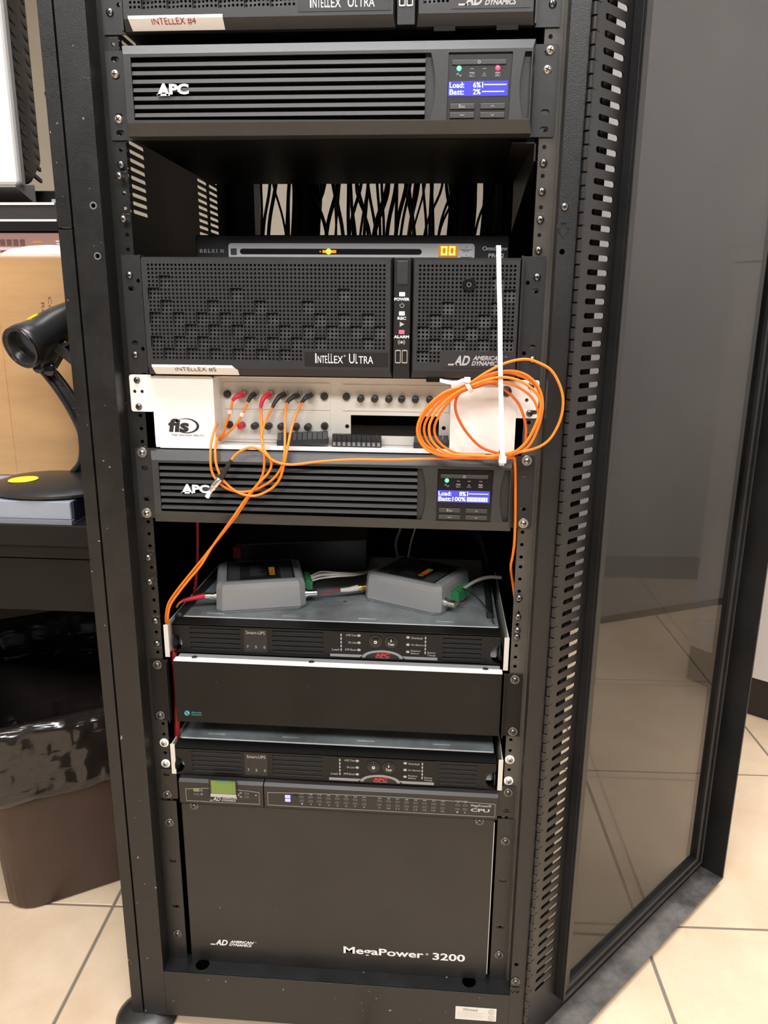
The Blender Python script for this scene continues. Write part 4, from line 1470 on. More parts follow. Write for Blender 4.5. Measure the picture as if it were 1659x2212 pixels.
for (x0, x1, zt_) in ((-203, -101, -688), (-90, 216, -687)):
    out = [(x0, -709), (x1, -709), (x1, zt_ - 2)] + [(x1 + (x0 - x1) * k / 10, zt_ + 3 * math.sin(math.pi * k / 10) - 2) for k in range(1, 10)] + [(x0, zt_ - 2)]
    inn = [(x0 + 0.7, -708.3), (x1 - 0.7, -708.3), (x1 - 0.7, zt_ - 2.7)] + [(x1 + (x0 - x1) * k / 10, zt_ + 3 * math.sin(math.pi * k / 10) - 2.7) for k in range(1, 10)] + [(x0 + 0.7, zt_ - 2.7)]
    b.plate(out, [inn], yc - 0.5, 0.5)
b.build('inset_outline', 'print_dim', cp)
sc = MB().box(-170, -131, yc - 2.2, yc, -698.5, -672.5, 1).build('screen_frame', 'gloss_black', cp)
MB().box(-166.5, -133, yc - 2.8, yc - 2, -693.5, -674).build('screen', 'lcd_green', sc)
MB().prism([(-168, -698.8), (-132, -698.8), (-132.5, -694.2), (-167.5, -694.2)], 1, yc - 2.6, yc - 1).build('screen_sill', 'print_grey', sc)
g = MB()
for k in range(9):
    g.box(-160 + k * 3, -158.4 + k * 3, yc - 2.9, yc - 2.8, -676.2 - (k % 3) * 0.5, -674.8)
g.box(-137.2, -136.8, yc - 2.9, yc - 2.8, -692, -675)
g.build('screen_marks', 'conn_green', sc)
g = MB()
ad_logo(g, -170, -132, -706.8, -700.2, yc)
g.build('lettering', 'print_grey', cf)
g = MB()
g.text('MegaPower®', 183.6, 210.5, -695.6, -690.8, yc, 0.15, bold=0.01).text('CPU', 183.6, 208.5, -702.2, -697.2, yc, 0.15, bold=0.03)
g.build('lettering', 'print_grey', cf)
for (x0, z0, m) in ((-192, -691.5, 'lcd_green'), (-192, -697.5, 'button_grey')):
    MB().box(x0, x0 + 8.5, yc - 0.9, yc, z0 - 2.2, z0 + 2.2, 0.4).build('status_lamp', m, cp)
for z in (-693, -698):
    MB().box(-122, -114.5, yc - 0.9, yc, z - 2.1, z + 2.1, 0.4).build('status_lamp', 'button_grey', cp)
for z in (-694, -699.6):
    MB().box(-66, -58.6, yc - 0.9, yc, z - 2.3, z + 2.3, 0.4).build('status_lamp', 'led_violet', cp)
MB().lathe((-52.6, yc, -694), (0, -1, 0), [(0, 3.4), (1.4, 3.2), (2, 2)], 14).build('knob', 'rubber_black', cp, smooth=True)
xs = [-43 + k * 12.05 for k in range(8)] + [62 + k * 12.05 for k in range(8)] + [166, 176]
num = MB()
for k, x in enumerate(xs):
    for z in (-693.6, -699.2):
        MB().box(x - 3.6, x + 3.6, yc - 0.9, yc, z - 2.2, z + 2.2, 0.4).build('channel_lamp', 'button_grey', cp)
    tl, bl_ = (str(17 + k), str(1 + k)) if k < 16 else (('3', '4')[k - 16], ('1', '2')[k - 16])
    num.text(tl, x - 1.1 * len(tl), x + 1.1 * len(tl), -690.2, -688.2, yc, 0.12)
    num.text(bl_, x - 1.1 * len(bl_), x + 1.1 * len(bl_), -705.2, -703.2, yc, 0.12)
num.text('DATA LINES', 163, 179, -687.8, -686.4, yc, 0.12)
num.build('numbers', 'print_grey', cf)
g = MB()
for z in (-691.5, -697.5):
    g.lathe((-181, yc - 0.1, z), (0, -1, 0), [(0, 1.5), (0.15, 1.5), (0.15, 1.1), (0, 1.1)], 10, caps=False)
for (x, z) in ((-131, -695.4), (-126.5, -692), (-126.5, -698.6)):
    g.lathe((x, yc - 0.1, z), (0, -1, 0), [(0, 1.3), (0.15, 1.3), (0.15, 0.9), (0, 0.9)], 10, caps=False)
g.tube([(-129.8, yc - .15, -694.9), (-127.6, yc - .15, -692.6)], 0.2, 5).tube([(-129.8, yc - .15, -695.9), (-127.6, yc - .15, -698)], 0.2, 5)
g.lathe((-106, yc - 0.1, -695), (0, -1, 0), [(0, 1.0), (0.1, 0.6)], 8)
g.build('lamp_symbols', 'print_grey', cf)

# ================================================================== large bay at the bottom
mg = thing('matrix_bay', 'tall plain brown-black bay cover with white product lettering, at the rack bottom', 'rack chassis', (0, 150, -984))
MB().box(-213.5, 216, -3.5, -1, -984, -717).build('cover', 'panel_brown', mg, bev=0.4)
MB().box(216, 217.2, -4.0, -1, -974, -724).build('cover_edge', 'print_grey', mg)
MB().box(-212, 214, 0, 330, -983, -718).build('case', 'interior_black', mg)
for s in (-1, 1):
    e = MB().plate(rect(min(s * 221, s * 243.5), max(s * 221, s * 243.5), -984, -718), [slot(s * 232.5, z, 10.5, 5.5) for z in (-816, -893)], -2.2, 2).build('rack_ear', 'panel_brown', mg)
    screw(e, s * 232.5, -752.5, -2.2, 'ringdark')
    screw(e, s * 232.5, -940.5, -2.2, 'ringdark')
for x in (-195, 196.5):
    screw(mg, x, -721.8, -4, 'ringdark')
g = MB()
ad_logo(g, -184, -120, -955, -945.2, -3.5)
g.text('TM', -119, -116, -947, -945.6, -3.5, 0.15)
g.build('lettering', 'print_white', mg)
MB().text('MegaPower', 11, 126, -957.8, -942.4, -3.5, 0.2, bold=0.02).text('®', 129, 133, -948.5, -945, -3.5, 0.2).text('3200', 139, 185, -955.6, -943.4, -3.5, 0.2, bold=0.02).build('lettering', 'print_white', mg)


# ================================================================== media converter boxes
def make_converter(x, y, ang, label):
    t = thing('media_converter', label, 'converter box', (x, y, -459.8), 'grey converter boxes on the slim power unit', rotz=math.radians(ang))
    X, Y, Zb = x, y, -459.8
    b = MB()

    def ring(w, d0, d1, z, c):
        return [(X + w - c, Y + d0, z), (X + w, Y + d0 + c, z), (X + w, Y + d1 - c, z), (X + w - c, Y + d1, z), (X - w + c, Y + d1, z), (X - w, Y + d1 - c, z), (X - w, Y + d0 + c, z), (X - w + c, Y + d0, z)]
    b.loft([ring(58, 3, 101, Zb, 8), ring(61, 0, 104, Zb + 4, 8)])
    b.build('base_tray', 'box_grey', t, bev=0.6)
    b = MB()
    b.loft([ring(61, 0, 104, Zb + 4.6, 8), ring(60, 2, 102, Zb + 34, 8), ring(58.5, 4, 100, Zb + 41, 8), ring(54.5, 8, 96, Zb + 43, 6)])
    b.build('cover', 'box_grey', t, bev=1.2)
    lab = MB().box(X - 46, X + 47, Y + 13, Y + 92, Zb + 43, Zb + 43.35).build('label', 'box_label', t)
    MB().box(X - 44, X - 28, Y + 15, Y + 90, Zb + 43.35, Zb + 43.5).box(X + 28, X + 44, Y + 15, Y + 90, Zb + 43.35, Zb + 43.5).build('label_band', 'box_label2', lab)
    g = MB()
    for k in range(7):
        g.box(X - 14, X + 4 - (k % 3) * 3, Y + 30 + k * 6.5, Y + 32.5 + k * 6.5, Zb + 43.35, Zb + 43.55)
    g.build('label_print', 'box_label2', lab)
    MB().box(X + 9, X + 24, Y + 20, Y + 70, Zb + 43.35, Zb + 43.6).build('indicator_window', 'gloss_black', lab)
    for k, m in enumerate(('ind_amber', 'ind_red', 'ind_green')):
        MB().box(X + 12.5, X + 20.5, Y + 28 + k * 11, Y + 38 + k * 11, Zb + 43.6, Zb + 44.2).build('indicator', m, lab)
    # bnc nose on the right, green plug beside it
    b = MB()
    b.lathe((X + 60, Y + 18, Zb + 17), (1, 0, 0), [(0, 7), (3, 7), (3, 5.6), (5, 5.6), (5, 5.0), (17, 5.0), (17, 3.2), (14, 3.2)], 16)
    b.lathe((X + 71, Y + 18, Zb + 12.2), (0, 0, 1), [(0, 1.2), (9.6, 1.2)], 8)
    b.build('bnc_socket', 'bright_metal', t, smooth=True)
    b = MB()
    for k in range(6):
        b.box(X + 60, X + 73, Y + 36 + k * 7, Y + 42.2 + k * 7, Zb + 12, Zb + 27)
        b.box(X + 64, X + 70, Y + 37.5 + k * 7, Y + 40.5 + k * 7, Zb + 27, Zb + 29)
    b.build('green_plug', 'conn_green', t)
    b = MB()
    b.lathe((X - 60, Y + 24, Zb + 17), (-1, 0, 0), [(0, 5.5), (3, 5.5), (3, 4.0), (10, 4.0)], 14)
    b.build('fibre_port', 'dull_metal', t, smooth=True)
    return t


conv_a = make_converter(-107, 63, 15.0, 'grey converter box with red-boot plug on its side, on the slim power unit')
conv_b = make_converter(80, 92, -27.0, 'grey converter box with a brass plug, on the slim power unit')

# ================================================================== orange fibre cords
# centre lines in rack millimetres
PATHS = {
    'cord_a': [(-120.2, 8, -164.4), (-123.3, 5, -178.6), (-128.6, 4, -193.1), (-134.8, 6, -208.2), (-142.8, 15, -216.5), (-150.4, 28, -225.5)],
    'boot_a': [(-110.2, 18, -158.6), (-113.7, 12, -159.6), (-117.9, 9, -162.1), (-120.6, 8, -165.2)],
    'cord_b': [(-101.4, 8, -165.7), (-107.8, 2, -181.2), (-118, 1, -195.8), (-131.5, 6, -208.2), (-142.8, 18, -217), (-149.7, 26, -223.5)],
    'boot_b': [(-96.2, 18, -158.7), (-98.4, 12, -160), (-100.3, 9, -163.4), (-101.8, 8, -166.5)],
    'cord_c': [(-85.2, 4, -173), (-82.8, -5, -187.8), (-81.2, -14, -202.5), (-76.3, -28, -216), (-74.4, -33, -226.1), (-75.7, -33, -242.1), (-80.9, -33, -255.1), (-92.8, -33, -271.6), (-110.2, -32, -297), (-129.4, -26, -321), (-146, -18, -341)],
    'boot_c': [(-77.3, 18, -158.1), (-80.5, 10, -159.5), (-83.8, 6, -165.2), (-85.4, 4, -173.3)],
    'cord_d': [(-71.4, 4, -172), (-77.3, -4, -184.7), (-80.3, -14, -199.2), (-80, -20, -207.9), (-75.1, -30, -217.2), (-67.4, -36, -225.4), (-65.4, -37, -234.7), (-70.1, -37, -244.4), (-80.6, -38, -255.6), (-95, -37, -272.4), (-114.4, -35, -299.6), (-145, -21, -340)],
    'boot_d': [(-59.3, 18, -158.1), (-63.6, 11, -159.8), (-67.8, 7, -165.1), (-71.2, 4, -172.1)],
    'cord_e': [(-53.8, 6, -166.3), (-54.2, -6, -182.4), (-52.3, -18, -202.9), (-50.8, -32, -222.6), (-54.9, -33, -238.4), (-66.3, -34, -252.9), (-82.6, -34, -263), (-95.6, -34, -267.4), (-111.7, -34, -267), (-127.4, -34, -259.3), (-137.1, -32, -247), (-139.5, -30, -231.3), (-140.4, -20, -210.7), (-138.9, -6, -195.1), (-139.3, 4, -193.3)],
    'boot_e': [(-42.9, 18, -158.7), (-47.3, 11, -160.1), (-51.7, 8, -163.6), (-54.3, 6, -167.6)],
    'cord_f': [(-35.2, 6, -166), (-40.4, -2, -176.3), (-44.9, -14, -193.8), (-47, -30, -213.4), (-50.8, -37, -234.4), (-55.8, -38, -250.2), (-65.7, -38, -261.7), (-81.9, -38, -270.2), (-94.7, -38, -271), (-108.9, -38, -266), (-122.8, -38, -253.4), (-130.3, -36, -238), (-133.5, -30, -221.6), (-135.7, -14, -209.9), (-137.8, 2, -207.7)],
    'boot_f': [(-27.4, 18, -158.4), (-30.3, 11, -159.3), (-33.9, 8, -163), (-36.2, 6, -166.8)],
    'lower': [(-146.2, -18, -341.4), (-166.3, -12, -365.7), (-186.6, -5, -389.7), (-204.2, 0, -411.6), (-215.1, 4, -427.5), (-220.7, 8, -443.5), (-223.7, 12, -458.3)],
    'lead': [(-111.6, -40, -228.8), (-107.9, -38, -223.6), (-101.1, -36, -218.3), (-89.9, -36, -214.2), (-80.2, -37, -215.3), (-72.3, -38, -220.4), (-64.4, -39, -227.2), (-55.1, -39, -231.2), (-45.7, -39, -232.6), (-33.3, -38, -232.2), (-11.5, -37, -229.1), (28.9, -37, -225.5), (77.1, -38, -224.4), (130, -39, -221.5), (177.1, -40, -219.2), (200.4, -40, -218.2)],
    'lead_boot': [(-111.6, -40, -228.8), (-115.8, -40, -235.2), (-121, -40, -243.3), (-125.3, -40, -250.6)],
    'lead_metal': [(-127.3, -40, -252.3), (-137.3, -40, -265.4)],
    'lead_ferrule': [(-137.6, -41, -266), (-143.1, -41, -274.6)],
    'loop0': [(199.9, -46, -216), (240.3, -46, -204.7), (259.1, -46, -181), (262.7, -46, -150.4), (250.4, -46, -123.1), (232.3, -46, -111.9), (217.3, -46, -109.1), (197.5, -46, -113.8), (177.9, -46, -124), (158.2, -46, -136.9), (133.1, -46, -146.3), (114.1, -46, -163), (104.2, -46, -183.9), (107.6, -46, -202.1), (122, -46, -214), (150.8, -46, -218.7)],
    'loop1': [(200.3, -42, -218.3), (225.6, -42, -208.3), (237.2, -42, -187.2), (241.8, -42, -161.3), (237, -42, -141.1), (223.7, -42, -127.2), (205.8, -42, -122), (183.3, -42, -125.8), (158.4, -42, -138.2), (130.7, -42, -150.9), (112.1, -42, -171.3), (106.2, -42, -189.6), (113.9, -42, -206.4), (135.1, -42, -216.5), (166.5, -42, -219.1)],
    'loop2': [(200.6, -38, -218), (220.8, -38, -208), (235, -38, -185.2), (241.1, -38, -159.3), (233.9, -38, -139), (216.5, -38, -127.6), (193.6, -38, -124.9), (158.6, -38, -139.6), (135.9, -38, -151.2), (119.2, -38, -169.1), (111.3, -38, -187.5), (118, -38, -205.9), (137.8, -38, -218.3), (172, -38, -220.8)],
    'loop3': [(199.5, -50, -214.8), (221.9, -50, -202.8), (234.7, -50, -178.3), (238.4, -50, -155.4), (228.5, -50, -140.5), (210.5, -50, -130.7), (188, -50, -129.1), (158.2, -50, -139.5), (139.3, -50, -150.9), (124.5, -50, -167.5), (117.2, -50, -184.1), (121.7, -50, -201.2), (140.2, -50, -213.9), (171.2, -50, -215.4)],
    'loop4': [(201, -34, -220.9), (218.8, -34, -210.9), (233.2, -34, -191.1), (238.9, -34, -172.7), (231, -34, -152.2), (209.9, -34, -138.2), (186.7, -34, -134.5), (158.8, -34, -142), (142.7, -34, -153.6), (129.7, -34, -170.4), (122.8, -34, -187.9), (128.5, -34, -203.7), (148.3, -34, -215.6), (177.3, -34, -217.1)],
    'loop5': [(201.2, -30, -217.3), (177.2, -30, -209.3), (158.1, -30, -190.5), (146.9, -30, -169.6), (146.9, -30, -153.9), (153.9, -30, -146.1), (169.3, -30, -141.2), (184.5, -30, -136.9), (200.3, -30, -143.8), (216.4, -30, -159), (225.4, -30, -181.3), (226.9, -30, -199.7), (225.7, -30, -206.1)],
    'down': [(200.7, -38, -220.1), (213, -34, -219.5), (216.4, -24, -227.8), (219.3, -12, -252.2), (222, -8, -298.4), (223, -4, -328.5), (222.6, 3, -348), (222.0, 12, -366.3), (227, 28, -392), (236, 38, -440)],
    'tie': [(199.1, -56, -216.8), (198.9, -55, -209.2), (196.3, -52, -171.1), (193.2, -48, -121.2), (190.6, -46, -72.3), (187.6, -44, -24.6), (185.7, -42, 8.1)],
    'tie2': [(162.3, -54, -143.6), (157.8, -54, -132.2), (153.2, -44, -135.6), (140.5, -38, -135.3), (127.7, -30, -134.6)],
    'redcable': [(-208.5, 120, -351.8), (-212.4, 120, -386.2), (-215.1, 120, -421.2), (-216.7, 120, -438.9)],
}

R_F = 1.55


def fibre_cord(key, boot_mat, label, ext=None, clip=None):
    P = PATHS['cord_' + key]
    B = PATHS['boot_' + key]
    t = thing('fibre_cable', label, 'fibre cable', B[0], 'orange cords plugged into the white panel')
    pts = spline_points(P + (ext or []), 7)
    MB().tube(pts, R_F, 8).build('jacket', 'fibre_orange', t, smooth='full')
    bp_ = spline_points(B, 6)
    n = len(bp_)
    MB().tube(bp_, [3.6 - 1.7 * k / (n - 1) + (0.35 if k % 3 == 0 else 0) for k in range(n)], 10).build('boot', boot_mat, t, smooth=True)
    d = (Vector(B[0]) - Vector(B[1])).normalized()
    st = Vector(B[0])
    b = MB().lathe(st - d * 1, (0, 1, -0.1), [(0, 4.0), (1, 4.6), (9, 4.6), (9.5, 4.0), (12, 4.0)], 14)
    for k in range(7):
        a = 2 * math.pi * k / 7
        b.box(st.x + 4.5 * math.cos(a) - .5, st.x + 4.5 * math.cos(a) + .5, st.y + 1, st.y + 8, st.z + 4.5 * math.sin(a) - .5, st.z + 4.5 * math.sin(a) + .5)
    b.build('coupling_nut', 'dull_metal', t, smooth=True)
    if clip:
        q = Vector(clip[0])
        MB().lathe(q, clip[1], [(-2.4, 1.8), (-2.4, 3.0), (2.4, 3.0), (2.4, 1.8)], 8).build('marker_clip', 'cream_panel', t)
    return t


low = PATHS['lower'][1:]
fibre_cord('a', 'rubber_red', 'orange cord with red boot and yellow marker clip beside the plain white cheek', clip=((-123.0, 5, -178.2), (0.3, 0, 1)))
fibre_cord('b', 'rubber_black', 'orange cord with black boot and yellow marker clip, next to a red boot', clip=((-107.6, 2, -181), (0.45, 0, 1)))
fibre_cord('c', 'rubber_red', 'orange cord with red boot hanging straight down past the lower power unit', ext=low)
fibre_cord('d', 'rubber_black', 'orange cord with black boot running diagonally down to the rack side', ext=[(p[0] + 3.4, p[1] - 3.2, p[2] - 1.5) for p in low[:-1]] + [(low[-1][0] + 3, low[-1][1], low[-1][2])])
fibre_cord('e', 'rubber_black', 'printed orange cord with black boot looping over the brand letters')
fibre_cord('f', 'rubber_black', 'orange cord with black boot on the last used socket, lower loop')

# long spare cord: coil tied to the panel, loose end with open connector
co = thing('fibre_coil', 'coiled spare orange fibre cord with a loose open connector', 'fibre cable', (180, -40, -220), None)
coil = list(PATHS['lead'])
for k, key in enumerate(('loop1', 'loop3', 'loop2', 'loop0', 'loop4')):
    L = PATHS[key]
    coil += L[1:] if k else L[1:]
    coil += [(199.5 - 4 * k, L[0][1], L[0][2])]
pts = spline_points(coil, 6)
# keep the jacket off the cheek behind it
pts = [Vector((p.x, min(p.y, -27.5), p.z)) for p in pts]
MB().tube(pts, R_F, 8).build('jacket', 'fibre_orange', co, smooth='full')
MB().tube(spline_points(PATHS['loop5'], 6), R_F, 8).build('jacket_tail', 'fibre_dull', co, smooth='full')
bl = spline_points(PATHS['lead_boot'], 6)
n = len(bl)
MB().tube(bl, [1.9 + 1.7 * k / (n - 1) + (0.3 if k % 3 == 0 else 0) for k in range(n)], 10).build('boot', 'rubber_black', co, smooth=True)
a_, b_ = Vector(PATHS['lead_metal'][0]), Vector(PATHS['lead_metal'][1])
d = (b_ - a_).normalized()
m_ = MB().lathe(a_, d, [(-2, 3.2), (0, 4.2), (9, 4.2), (9.2, 3.4), (10.5, 3.4), (10.6, 4.4), (13.5, 4.4), (14, 3.4), (16.5, 3.0)], 16)
m_.build('connector_body', 'bright_metal', co, smooth=True)
f0, f1 = Vector(PATHS['lead_ferrule'][0]), Vector(PATHS['lead_ferrule'][1])
MB().lathe(f0, f1 - f0, [(0, 2.2), (5.5, 2.2), (5.6, 2.9), (9, 2.9), (9.4, 2.2)], 14).build('ferrule_cap', 'nylon_white', co, smooth=True)

dn = thing('fibre_drop', 'single orange fibre cord dropping straight down beside the olive rail', 'fibre cable', PATHS['down'][-1])
MB().tube(spline_points(PATHS['down'], 7), 1.8, 8).build('jacket', 'fibre_orange', dn, smooth='full')

# cable ties
tt = thing('cable_tie', 'long white cable tie standing up out of the orange coil', 'cable tie', (199, -50, -222))
P = PATHS['tie']
MB().ribbon(spline_points([(p[0], p[1], p[2]) for p in P], 6), 5.0, 1.3, (1, 0, 0)).build('tail', 'nylon_white', tt)
loop = [(199.5, -41 + 16 * math.cos(a), -218.5 + 8.5 * math.sin(a)) for a in [2 * math.pi * k / 20 for k in range(20)]]
MB().ribbon(loop + [loop[0]], 5.0, 1.3, (1, 0, 0)).build('loop', 'nylon_white', tt)
MB().box(195.5, 203.5, -60, -54, -222, -214, 1).build('lock_head', 'nylon_white', tt)
t2 = thing('cable_tie', 'short white cable tie strapped round the coil top with a bent tail', 'cable tie', (158, -42, -150))
Q = Vector((159, -42, -138.5))
ax = Vector((0.86, 0, 0.5)).normalized()
sd = Vector((-0.5, 0, 0.86))
lp2 = [Q + sd * 8.0 * math.cos(2 * math.pi * k / 20) + Vector((0, 1, 0)) * 13 * math.sin(2 * math.pi * k / 20) for k in range(21)]
MB().ribbon(lp2, 4.6, 1.3, ax).build('loop', 'nylon_white', t2)
MB().ribbon(spline_points([(156.5, -53, -131), (152, -50, -132.6), (146, -44, -135.4), (138, -38, -135.8), (128, -30, -134.4)], 6), 4.0, 1.2, (0, 0, 1)).build('tail', 'nylon_white', t2)
MB().box(154, 161, -57, -51.5, -134.5, -128.5, 1).build('lock_head', 'nylon_white', t2)

# ================================================================== cables round the converters


def cable(name, label, pts, r, m, group=None, n=6, parts=()):
    t = thing(name, label, 'cable', min(pts, key=lambda p: p[2]), group)
    MB().tube(spline_points(pts, n), r, 8).build('jacket', m, t, smooth='full')
    for (pn_, b, mm) in parts:
        b.build(pn_, mm, t, smooth=True)
    return t


rb = spline_points([(-214, 52, -443), (-200, 55, -439.5), (-185, 60, -437.5)], 5)
cable('fibre_plug', 'red-boot plug on the side of a grey converter box', [(-222, 50, -452), (-219, 51, -447), (-214, 52, -443)], 1.5, 'fibre_orange',
      parts=[('boot', MB().tube(rb, [2.4 + 0.16 * k for k in range(len(rb))], 10), 'rubber_red'),
             ('coupling_nut', MB().lathe((-186, 60, -438), (0.97, 0.22, 0.0), [(0, 3.4), (2, 4.4), (9, 4.6), (9.2, 3.6), (14, 3.6), (14.2, 5.0), (18, 5.0)], 14), 'bright_metal')])
cable('coax_lead', 'white coaxial lead with a brass plug between the grey boxes', [(-34, 112, -447), (-22, 113, -446), (-6, 118, -445)], 1.3, 'cable_red',
      parts=[('boot', MB().tube([(-6, 118, -445), (6, 122, -445), (18, 128, -444)], [2.8, 3.6, 4.3], 10), 'cable_white'),
             ('plug', MB().lathe((18, 128, -444), (0.89, 0.45, 0), [(0, 4.6), (3, 5.6), (6, 5.6), (6.2, 4.8), (9, 4.8), (9.2, 6.0), (15, 6.0)], 14), 'brass')])
for k in range(3):
    cable('white_lead', 'white multi-core lead running between the two grey boxes', [(-59, 128 + k * 7, -440 + k), (-38, 128 + k * 6, -432 + k * 3), (-12, 126 + k * 5, -427 + k), (20, 150 + k * 4, -431), (60, 205, -434)], 1.4 + 0.9 * (k == 1), 'cable_white', 'pale leads between the grey boxes')
cable('grey_lead', 'grey lead rising behind the box with the brass plug', [(72, 240, -440), (66, 236, -410), (74, 232, -380), (82, 228, -340), (86, 225, -315)], 2.4, 'cable_grey')
cable('grey_lead', 'thin pale lead curling beside the thicker grey lead behind a converter box', [(84, 240, -440), (90, 236, -405), (97, 232, -375), (92, 228, -350), (78, 226, -335)], 1.4, 'cable_white')
cable('grey_lead', 'grey lead leaving the green plug towards the rack side', [(154, 112, -442), (168, 112, -434), (186, 118, -424), (204, 124, -420), (222, 126, -421)], 2.6, 'cable_grey')
cable('black_lead', 'thin black lead arching from the green plug down the rack side', [(150, 130, -436), (170, 104, -432), (190, 78, -438), (206, 54, -456), (214, 36, -478), (217, 24, -500)], 1.1, 'cable_black')
cable('red_wire', 'thin red wire from the green plug', [(146, 100, -448), (158, 92, -449), (172, 92, -447)], 0.8, 'cable_red')
cable('pale_wire', 'thin pale wire from the green plug', [(144, 96, -448), (152, 88, -452), (160, 92, -449), (166, 104, -442)], 0.8, 'cable_white')
cable('sleeve_tube', 'dark conduit lying along the slim power unit on the door side', [(204, 70, -458), (206, 160, -457), (207, 240, -450), (205, 320, -430)], 5, 'cable_black')
cable('sleeve_tube', 'dark conduit lying along the slim power unit on the desk side', [(-214, 34, -458), (-213, 90, -456.5), (-211, 170, -456), (-205, 300, -448)], 5, 'cable_black')
cable('red_cable', 'dark red cable hanging inside the desk-side rack wall', [(-209, 122, -318), (-212, 122, -386), (-216, 122, -430), (-222, 120, -470), (-224, 110, -510)], 2.4, 'cable_red')
cable('red_cable', 'dark red strap cable tucked behind the chassis corner', [(-222, 30, -500), (-219, 22, -515), (-217, 18, -560), (-220, 20, -600), (-224, 24, -640)], 4.0, 'cable_red')
for k in range(5):
    cable('blue_cable', 'dark blue network cable arching across the back above the grey box', [(60 - k * 10, 330 + k * 4, -352 - k * 3), (110, 320 + k * 4, -348 - k * 4), (160, 300 + k * 4, -360 - k * 6), (196 + k * 2, 270, -400 - k * 6), (212, 250, -450)], 2.6, 'cable_blue', 'dark blue cables above the grey box')
bt = thing('bnc_tee', 'small shiny tee connector hanging under the lower power unit', 'connector', (46, 236, -375))
MB().lathe((28, 240, -352), (1, 0, 0.12), [(0, 4), (8, 4), (8, 5.2), (14, 5.2), (14, 4), (30, 4)], 12).lathe((44, 240, -350), (0.1, 0, -1), [(0, 4), (12, 4), (12, 5), (18, 5)], 12).build('body', 'dull_metal', bt, smooth=True)
MB().lathe((24, 240, -353), (-1, 0, -0.1), [(0, 5), (10, 4.6), (12, 3.5)], 12).build('plug', 'bright_metal', bt, smooth=True)
MB().tube(spline_points([(58, 240, -348), (70, 242, -340), (84, 246, -336), (95, 250, -320)], 5), 3, 8).build('lead', 'cable_white', bt, smooth='full')
ab = thing('adapter_unit', 'dusty black equipment case lying behind the grey box with the red plug', 'equipment case', (-50, 260, -459.8))
MB().loft([[(-190, 235, -459.8), (20, 250, -459.8), (20, 330, -459.8), (-190, 330, -459.8)], [(-190, 235, -418), (20, 250, -408), (20, 330, -372), (-190, 330, -384)]]).build('case', 'panel_black', ab, bev=2)
MB().box(-192, -178, 228, 250, -440, -420, 2).build('red_latch', 'cable_red', ab)

# bundles of black leads hanging at the back of the rack
random.seed(21)
for k in range(64):
    x = -190 + 400 * (k + random.uniform(-0.7, 0.7)) / 64
    if 150 < x < 196 or -140 < x < -118 or -196 < x < -180:
        continue
    y = random.uniform(445, 590)
    dx = random.uniform(-34, 34)
    pts = [(x + dx * 0.4, y - 30, 330), (x, y, 210), (x + dx * random.uniform(-.2, .3), y + random.uniform(-15, 15), 150), (x + dx * 0.7, y + random.uniform(-15, 15), 90), (x + dx, y, 20), (x + dx * 1.1, y, -60)]
    m = 'cable_yellow' if k in (15, 43) else 'cable_black'
    lab_ = 'yellow lead among the black leads at the rack back' if m == 'cable_yellow' else 'black lead hanging in the bundle at the rack back'
    cable('hanging_lead', lab_, pts, random.uniform(1.8, 3.6), m, 'yellow hanging leads' if m == 'cable_yellow' else 'black hanging leads', n=5)
for (x, w, lab_) in ((-112, 24, 'thick wrapped bundle of black leads at the rack back, next to the vented side'), (158, 22, 'thick tied bundle of black leads at the rack back, near the olive rail'), (215, 22, 'loose black bundle close to the door-side inner wall of the rack')):
    pts = [(x - 6, 500, 330), (x - 2, 505, 200), (x + 2, 505, 140), (x, 505, 90), (x - 6, 505, 20), (x - 8, 505, -60)]
    t = thing('cable_bundle', lab_, 'cable bundle', pts[-1])
    sp = spline_points(pts, 5)
    MB().tube(sp, [w * (1.15 - 0.25 * math.sin(math.pi * i / (len(sp) - 1))) for i in range(len(sp))], 14).build('wrapped_core', 'cable_black', t, smooth='full')
    for a in range(7):
        an = 2 * math.pi * a / 7
        MB().tube([(p.x + w * 0.95 * math.cos(an + i * 0.04), p.y + w * 0.95 * math.sin(an + i * 0.04), p.z) for i, p in enumerate(sp)], 4.0, 6).build('lead', 'cable_black', t, smooth='full')

# ================================================================== desk corner to the left of the rack
dk = thing('desk', 'black desk with a deep apron beside the rack', 'desk', (-800, 380, FLOOR))
DX0, DX1 = -1450.0, -332.0
MB().box(DX0, DX1, 55, 690, -372, -342, 2).build('desk_top', 'desk_black', dk)
MB().box(DX0 + 10, DX1 - 4, 62, 80, -391, -372).build('apron', 'desk_black', dk)
MB().box(DX0 + 10, DX1 - 4, 66, 84, -470, -394).build('drawer_front', 'desk_black', dk)
MB().box(DX0 + 10, DX1 - 4, 640, 660, FLOOR, -372).build('modesty_panel', 'desk_black', dk)
for x in (DX0 + 10, DX1 - 26):
    MB().box(x, x + 20, 560 if x > -900 else 70, 660, FLOOR, -372).build('end_panel', 'desk_black', dk)
sh = thing('hutch_shelf', 'dark hutch shelf with two white edge stripes over the desk', 'shelf', (-800, 400, -342))
MB().box(DX0, -483, 348, 640, 94, 102.2).build('board', 'desk_black', sh)
MB().box(DX0, -483, 345, 348, 62, 102.2).build('fascia', 'shelf_grey', sh)
MB().box(DX0, -483, 343, 345, 60, 74.3).build('lower_edge', 'desk_black', sh)
MB().box(DX0, -484, 342.4, 345, 74.3, 77.4).build('stripe', 'white_edge', sh)
MB().box(DX0, -485, 342.4, 348, 98.8, 102.4).build('stripe', 'white_edge', sh)
MB().box(DX0, DX0 + 22, 348, 640, -342, 94).build('upright', 'desk_black', sh)
MB().box(DX0, -483, 628, 640, -342, 94).build('back_board', 'desk_black', sh)

